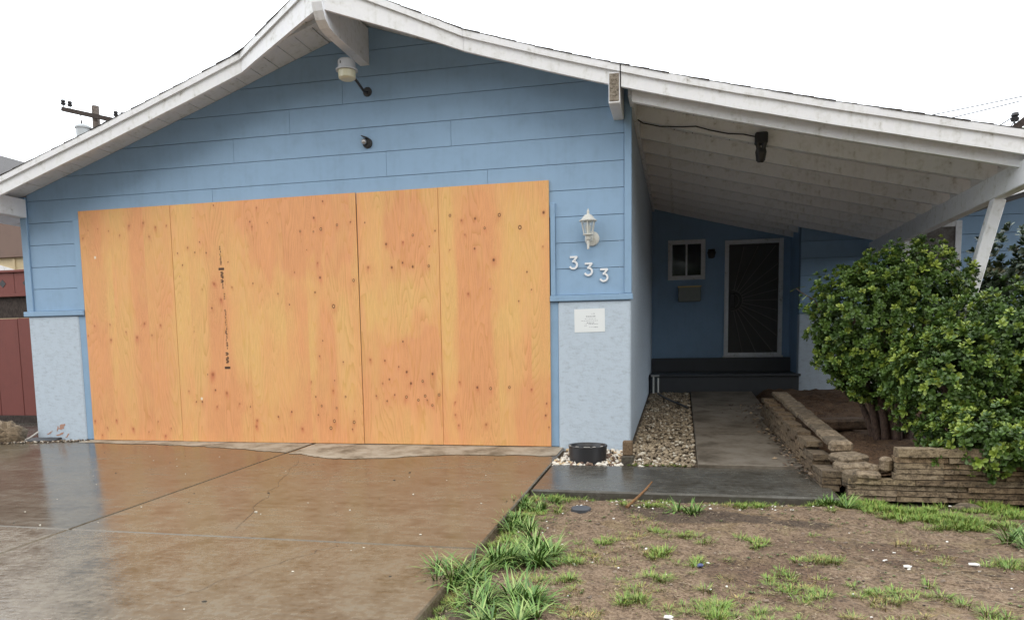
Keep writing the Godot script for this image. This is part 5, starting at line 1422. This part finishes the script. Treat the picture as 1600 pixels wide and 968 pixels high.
	var spots := [[2.09,2.98], [2.31,3.00], [1.59,1.54], [4.13,3.95], [4.73,2.85], [4.32,3.53], [4.82,3.52], [3.50,2.53], [4.06,1.24], [4.04,1.52], [4.35,1.94], [3.29,2.03], [4.09,2.40], [3.1, 1.0], [4.6, 0.62]]
	for i in 70:
		var x: float = spots[i][0] if i < spots.size() else rng.randf_range(0.5, 5.0)
		var z: float = spots[i][1] if i < spots.size() else rng.randf_range(0.5, 4.6)
		var r := rng.randf_range(0.006, 0.012) if i < spots.size() else rng.randf_range(0.003, 0.007)
		xf.append(Transform3D(Basis(Vector3.UP, rng.randf() * TAU).scaled(Vector3(r, r * 0.6, r)), Vector3(x, drive_y(z) + r * 0.2, z)))
		cc.append(Color(0.65, 0.6, 0.5) if rng.randf() < 0.5 else Color(0.04, 0.03, 0.02))
	multi("driveway_grit", pm, M.pebble, xf, cc)

# ---------------------------------------------------------------- left edge
func make_left_side() -> void:
	var mb: MB
	# fence between the houses
	var fe := thing("red_fence", "dark red board fence left of the house, with a dark gap under its top rail", "fence", Vector3(-2.2, 0.0, -2.0))
	var loc := Vector3(2.2, 0, 2.0)
	var x := -4.6
	while x < -0.75:
		var w := 0.40
		mb = MB.new(); mb.box(Vector3(x + 0.004, 0.075, -2.02) + loc, Vector3(min(x + w, -0.74) - 0.004, 1.455 + rng.randf_range(-0.006, 0.006), -2.0 + rng.randf_range(0, 0.006)) + loc, 0.004); part("fence_board", mb, M.red, fe)
		mb = MB.new(); mb.box(Vector3(x + 0.004, 1.80, -2.02) + loc, Vector3(min(x + w, -0.74) - 0.004, 2.09, -2.0) + loc, 0.004); part("top_board", mb, M.red, fe)
		# black diamond plates put on for the shade inside the cut-outs
		mb = MB.new(); mb.xf = Transform3D(Basis(Vector3(0, 0, 1), PI / 4), Vector3(x + 0.2, 1.94, -1.999) + loc); mb.box(Vector3(-0.04, -0.04, -0.002), Vector3(0.04, 0.04, 0.003)); part("dark_diamond", mb, M.black, fe)
		mb = MB.new(); mb.box(Vector3(x, 1.46, -2.05) + loc, Vector3(min(x + w, -0.74) - 0.002, 1.76, -2.03) + loc); part("gap_shade_board", mb, M.dark_wood, fe)  # dark board put in as the shade of the open gap
		x += w
	mb = MB.new(); mb.box(Vector3(-4.6, 1.755, -2.03) + loc, Vector3(-0.74, 1.80, -1.975) + loc, 0.004); part("rail", mb, M.red, fe)
	mb = MB.new(); mb.box(Vector3(-4.6, 2.09, -2.04) + loc, Vector3(-0.74, 2.125, -1.97) + loc, 0.004); part("top_rail", mb, M.red, fe)
	mb = MB.new(); mb.box(Vector3(-4.6, -0.09, -2.03) + loc, Vector3(-0.74, 0.075, -1.985) + loc, 0.004); part("kick_board", mb, M.dark_wood, fe)
	# side yard paving
	mb = MB.new(); mb.box(Vector3(-5.5, -0.14, -1.98), Vector3(-0.74, -0.03, 0.02)); struct("side_path", mb, M.wet_path)
	# broken concrete
	mb = MB.new(); mb.tint = Color(1.1, 1.05, 1.0)
	mb.blob(Vector3(0.20, 0.16, 0.16), 22, 0.32, 2)
	var o := tag(part("rock", mb, M.stone), "rough pale lump of broken concrete at the left edge by the driveway", "rock")
	o.position = Vector3(-0.98, 0.06, 0.17)
	# bits and leaves washed against the pier
	var xf := []; var cc := []
	var pm := MB.new(); pm.blob(Vector3(1, 0.5, 0.7), 9, 0.3, 0)
	for i in 420:
		var f := rng.randf()
		var px: float = lerp(-0.95, -0.02, f); var pz: float = lerp(0.34, 0.06, f) * rng.randf_range(0.35, 1.05) + 0.02
		var r := rng.randf_range(0.005, 0.015)
		xf.append(Transform3D(Basis.from_euler(Vector3(rng.randf(), rng.randf() * TAU, 0)).scaled(Vector3.ONE * r), Vector3(px, drive_y(pz) + rng.randf_range(0, 0.012), pz)))
		cc.append([Color(0.30, 0.23, 0.15), Color(0.09, 0.06, 0.045), Color(0.18, 0.12, 0.07), Color(0.55, 0.5, 0.42), Color(0.05, 0.04, 0.035)][rng.randi() % 5])
	multi("wall_debris", pm.mesh(), M.pebble, xf, cc)
	mb = MB.new(); mb.tube(PackedVector3Array([Vector3(-0.70, 0.10, 0.03), Vector3(-0.75, 0.04, 0.10), Vector3(-0.80, 0.012, 0.14), Vector3(-0.70, 0.012, 0.17), Vector3(-0.58, 0.016, 0.12), Vector3(-0.46, 0.025, 0.08)]), PackedFloat32Array([0.008]), 7)
	tag(part("white_cable", mb, M.litter), "loose white cable end at the foot of the left stucco pier", "cable")
	mb = MB.new(); mb.xf = Transform3D(Basis(Vector3.UP, 0.2) * Basis(Vector3.RIGHT, 0.15), Vector3(-0.55, 0.02, 0.12)); mb.box(Vector3(-0.17, -0.012, -0.07), Vector3(0.16, 0.012, 0.06), 0.006)
	tag(part("black_plastic_sheet", mb, M.black), "flat piece of black plastic in the debris by the left pier", "litter")
	# neighbouring house
	var nb := thing("neighbour_house", "beige neighbouring house with a grey roof edge behind the red fence", "house", Vector3(-8.0, -0.38, -7.0))
	loc = Vector3(8.0, 0, 7.0)
	mb = MB.new(); mb.box(Vector3(-12, -0.1, -12), Vector3(-4.2, 3.05, -4.2)); mb.xf = Transform3D.IDENTITY
	mb = MB.new(); mb.box(Vector3(-12, -0.1, -12) + loc, Vector3(-3.6, 3.02, -4.2) + loc); part("wall", mb, M.beige, nb)
	mb = MB.new(); mb.bar(Vector3(-7.4, 3.38, -4.185) + loc, Vector3(-3.7, 2.30, -4.185) + loc, 0.03, 0.10, Vector3.UP); part("trim_board", mb, M.white, nb)
	mb = MB.new(); mb.poly(PackedVector2Array([Vector2(-12 + 8, 3.021), Vector2(-3.3 + 8, 3.021), Vector2(-3.3 + 8, 3.36), Vector2(-8 + 8, 5.30), Vector2(-12 + 8, 5.30)]), -5.0, 2.86); part("gable", mb, M.brown, nb)
	mb = MB.new(); mb.bar(Vector3(-8.0, 5.42, -4.02) + loc, Vector3(-3.1, 3.37, -4.02) + loc, 0.06, 0.17); part("fascia_board", mb, M.grey_wood, nb)
	mb = MB.new(); mb.bar(Vector3(-8.0, 5.52, -8.0) + loc, Vector3(-3.0, 3.43, -8.0) + loc, 8.2, 0.05); part("roof", mb, M.shingle, nb)
	for xx in [-6.9, -6.1, -5.3, -4.5]:
		mb = MB.new(); mb.box(Vector3(xx, 0, -4.2) + loc, Vector3(xx + 0.05, 3.0, -4.178) + loc); part("batten", mb, M.beige, nb)

# ---------------------------------------------------------------- poles, wires and trees behind
func wire(label: String, a: Vector3, b: Vector3, sag: float, r := 0.014) -> void:
	var mb := MB.new()
	var p := PackedVector3Array()
	for i in 17:
		var f := i / 16.0
		p.append(a.lerp(b, f) - Vector3.UP * sag * 4.0 * f * (1 - f))
	mb.tube(p, PackedFloat32Array([r]), 5)
	tag(part("power_line", mb, M.wire), label, "power line", "power lines on the right")

func utility_pole(label: String, base: Vector3, height: float, dir: Vector3, arm: float, with_can: bool) -> void:
	var po := thing("utility_pole", label, "utility pole", base)
	var mb := MB.new(); mb.tube(PackedVector3Array([Vector3.ZERO, Vector3(0, height, 0)]), PackedFloat32Array([0.2, 0.15]), 12); part("pole", mb, M.grey_wood, po)
	var t := height - 0.45
	mb = MB.new(); mb.bar(Vector3(0, t, 0.16) - dir * arm, Vector3(0, t, 0.16) + dir * arm, 0.14, 0.18); part("crossarm", mb, M.dark_wood, po)
	for s in [-1.0, 1.0]:
		mb = MB.new(); mb.bar(Vector3(0, t - 0.85, 0.13), Vector3(0, t - 0.06, 0.13) + dir * s * 0.75, 0.03, 0.03); part("brace", mb, M.metal, po)
		for k in [0.96, 0.74]:
			var at: Vector3 = Vector3(0, t + 0.06, 0.16) + dir * s * arm * k
			mb = MB.new(); mb.xf = Transform3D(Basis(), at); mb.lathe(PackedVector2Array([Vector2(0.02, 0), Vector2(0.02, 0.12), Vector2(0.09, 0.13), Vector2(0.11, 0.2), Vector2(0.06, 0.23), Vector2(0.10, 0.27), Vector2(0.08, 0.34), Vector2(0, 0.36)]), 10); part("insulator", mb, M.black, po)
	if with_can:
		mb = MB.new(); mb.xf = Transform3D(Basis(), Vector3(-0.48, height - 1.95, 0.25)); mb.lathe(PackedVector2Array([Vector2(0, 0), Vector2(0.27, 0.02), Vector2(0.29, 0.1), Vector2(0.29, 0.95), Vector2(0.33, 0.96), Vector2(0.33, 1.03), Vector2(0.2, 1.12), Vector2(0, 1.14)]), 20); part("transformer", mb, mat(Color(0.42, 0.45, 0.47), 0.5), po)
		mb = MB.new(); mb.tube(PackedVector3Array([Vector3(-0.50, height - 1.15, 0.25), Vector3(-0.52, height - 0.85, 0.25), Vector3(-0.56, height - 0.6, 0.25)]), PackedFloat32Array([0.05, 0.035, 0.03]), 8); part("bushing", mb, M.dark_wood, po)

func tree(called: String, label: String, base: Vector3, height: float, lobes: Array, count: int, leaf: float, pal: Array, seed_: int) -> void:
	var tr := thing(called, label, "tree", base)
	var r := RandomNumberGenerator.new(); r.seed = seed_
	var mb := MB.new(); mb.tube(PackedVector3Array([Vector3.ZERO, Vector3(0.1, height * 0.3, 0), Vector3(-0.05, height * 0.6, 0.1), Vector3(0, height * 0.85, 0)]), PackedFloat32Array([0.22, 0.17, 0.1, 0.03]), 10); part("trunk", mb, M.bark, tr)
	for l in lobes:
		mb = MB.new(); mb.tube(PackedVector3Array([Vector3(0, height * 0.4, 0), Vector3(l[0].x * 0.5, lerp(height * 0.4, l[0].y, 0.6), l[0].z * 0.5), l[0]]), PackedFloat32Array([0.09, 0.06, 0.02]), 7); part("limb", mb, M.bark, tr)
	var xf := []; var cc := []
	var no := soil_noise(seed_, 0.8)
	for i in count:
		var l = lobes[r.randi() % lobes.size()]
		var d := Vector3(r.randfn(), r.randfn(), r.randfn()).normalized()
		var p: Vector3 = l[0] + d * l[1] * pow(r.randf(), 0.4) * (1.0 + 0.3 * no.get_noise_3dv(d * 3.0))
		if no.get_noise_3dv(p * 1.5) < -0.12: continue
		xf.append(Transform3D(Basis.from_euler(Vector3(r.randf_range(-1, 1), r.randf() * TAU, r.randf_range(-1, 1))).scaled(Vector3.ONE * leaf * r.randf_range(0.7, 1.3)), p))
		cc.append(pal[0].lerp(pal[1], r.randf()))
	multi("crown", rosette(seed_, 6, 1.0, 0.5), M.leaf, xf, cc, tr)

func make_far_things() -> void:
	utility_pole("grey utility pole with a crossarm and a transformer can, beyond the left roof slope", Vector3(-19.0, -0.2, -22.0), 11.95, Vector3(0.965, -0.255, 0.0).normalized(), 1.62, true)
	utility_pole("utility pole whose dark crossarm end shows at the right edge above the roof", Vector3(16.6, -0.2, -16.0), 8.65, Vector3(0.78, 0.62, 0.0).normalized(), 2.55, false)
	wire("uppermost power line, faint against the sky at the right", Vector3(16.9, 7.62, -16), Vector3(2.0, 5.9, -16.5), 0.1)
	wire("second power line from the top, leaving the crossarm end", Vector3(14.75, 7.15, -15.8), Vector3(2.0, 5.6, -17), 0.15)
	wire("steep service wire, left of the other steep wire", Vector3(14.6, 6.75, -15.8), Vector3(11.5, 4.9, -12.0), 0.05, 0.016)
	wire("steep service wire, right of the other steep wire", Vector3(14.75, 6.75, -15.9), Vector3(12.5, 4.6, -12.5), 0.05, 0.016)
	var g := [Color(0.06, 0.10, 0.02), Color(0.16, 0.20, 0.04)]
	tree("leafy_tree", "leafy green tree rising behind the roof at the right edge", Vector3(17.6, -0.2, -18.5), 8.6, [[Vector3(-0.6, 6.9, 0), Vector3(1.3, 1.1, 1.2)], [Vector3(-1.6, 6.3, 0.3), Vector3(0.8, 0.8, 0.9)], [Vector3(0.9, 6.6, 0), Vector3(1.6, 1.6, 1.5)], [Vector3(0.3, 7.9, 0), Vector3(1.0, 0.9, 1.0)]], 3600, 0.16, g, 81)
	var rd := [Color(0.12, 0.05, 0.04), Color(0.20, 0.09, 0.06)]
	tree("red_leaved_tree", "small tree with sparse reddish leaves peeping over the neighbouring roof", Vector3(-7.4, -0.2, -9.6), 6.0, [[Vector3(0.05, 5.55, 0), Vector3(0.35, 0.34, 0.35)], [Vector3(0.5, 5.3, 0), Vector3(0.4, 0.25, 0.35)], [Vector3(1.35, 5.75, 0.0), Vector3(0.3, 0.14, 0.2)]], 240, 0.085, rd, 83)

# ---------------------------------------------------------------- added unseen across the street, behind the viewer: they keep the low sky out of the porch
func make_opposite_side() -> void:
	var z0 := 27.0
	var spots := [[-13.0, 11.0, M.beige, "unseen beige house added across the street to block low sky, on the left as one turns round"], [1.5, 12.0, M.stucco, "unseen pale house added across the street to block low sky, straight behind the viewer"], [16.5, 11.5, M.brown, "unseen brown house added across the street to block low sky, beyond the lawn"]]
	for s in spots:
		var h := thing("added_opposite_house", s[3], "house", Vector3(s[0], -0.45, z0), "added sky-blocking houses across the street")
		var w: float = s[1]
		var mb := MB.new(); mb.box(Vector3(-w / 2, 0, 0), Vector3(w / 2, 2.9, 9)); part("wall", mb, s[2], h)
		mb = MB.new(); mb.xf = Transform3D(Basis(Vector3(0, 0, 1), Vector3(0, 1, 0), Vector3(-1, 0, 0)), Vector3(w / 2 + 0.5, 0, 0))
		mb.poly(PackedVector2Array([Vector2(-0.7, 2.75), Vector2(9.7, 2.75), Vector2(9.7, 2.9), Vector2(4.5, 5.1), Vector2(-0.7, 2.9)]), 0.0, w + 1.0); part("roof", mb, M.shingle, h)
		for x in [-0.3, 0.22]:
			var f := part("window", MB.new_frame(x * w - 0.8, x * w + 0.8, 0.9, 2.2, 0.07, -0.05, 0.03), M.white, h)
			mb = MB.new(); mb.box(Vector3(x * w - 0.73, 0.97, -0.012), Vector3(x * w + 0.73, 2.13, 0.01)); part("pane", mb, M.dark_glass, f)
		mb = MB.new(); mb.box(Vector3(-0.5, 0.0, -0.04), Vector3(0.45, 2.05, 0.02), 0.01); part("door", mb, M.red, h)
	var g := [Color(0.03, 0.06, 0.018), Color(0.07, 0.11, 0.03)]
	for k in 10:  # added row of trees that keeps low sky off the porch
		var hh: float = 9.0 + 2.2 * fposmod(k * 0.618, 1.0)
		tree("added_street_tree", "unseen broad tree added in a row across the road to block low sky", Vector3(-24.0 + k * 5.6, -0.45, 24.5 + k % 3), hh, [[Vector3(0, hh * 0.62, 0), Vector3(2.9, hh * 0.34, 2.4)], [Vector3(-1.7, hh * 0.42, 0.4), Vector3(2.0, 1.9, 1.8)], [Vector3(1.6, hh * 0.44, -0.3), Vector3(2.1, 1.9, 1.8)]], 3000, 0.32, g, 90 + k)
		get_child(get_child_count() - 1).set_meta("group", "added sky-blocking trees across the road")
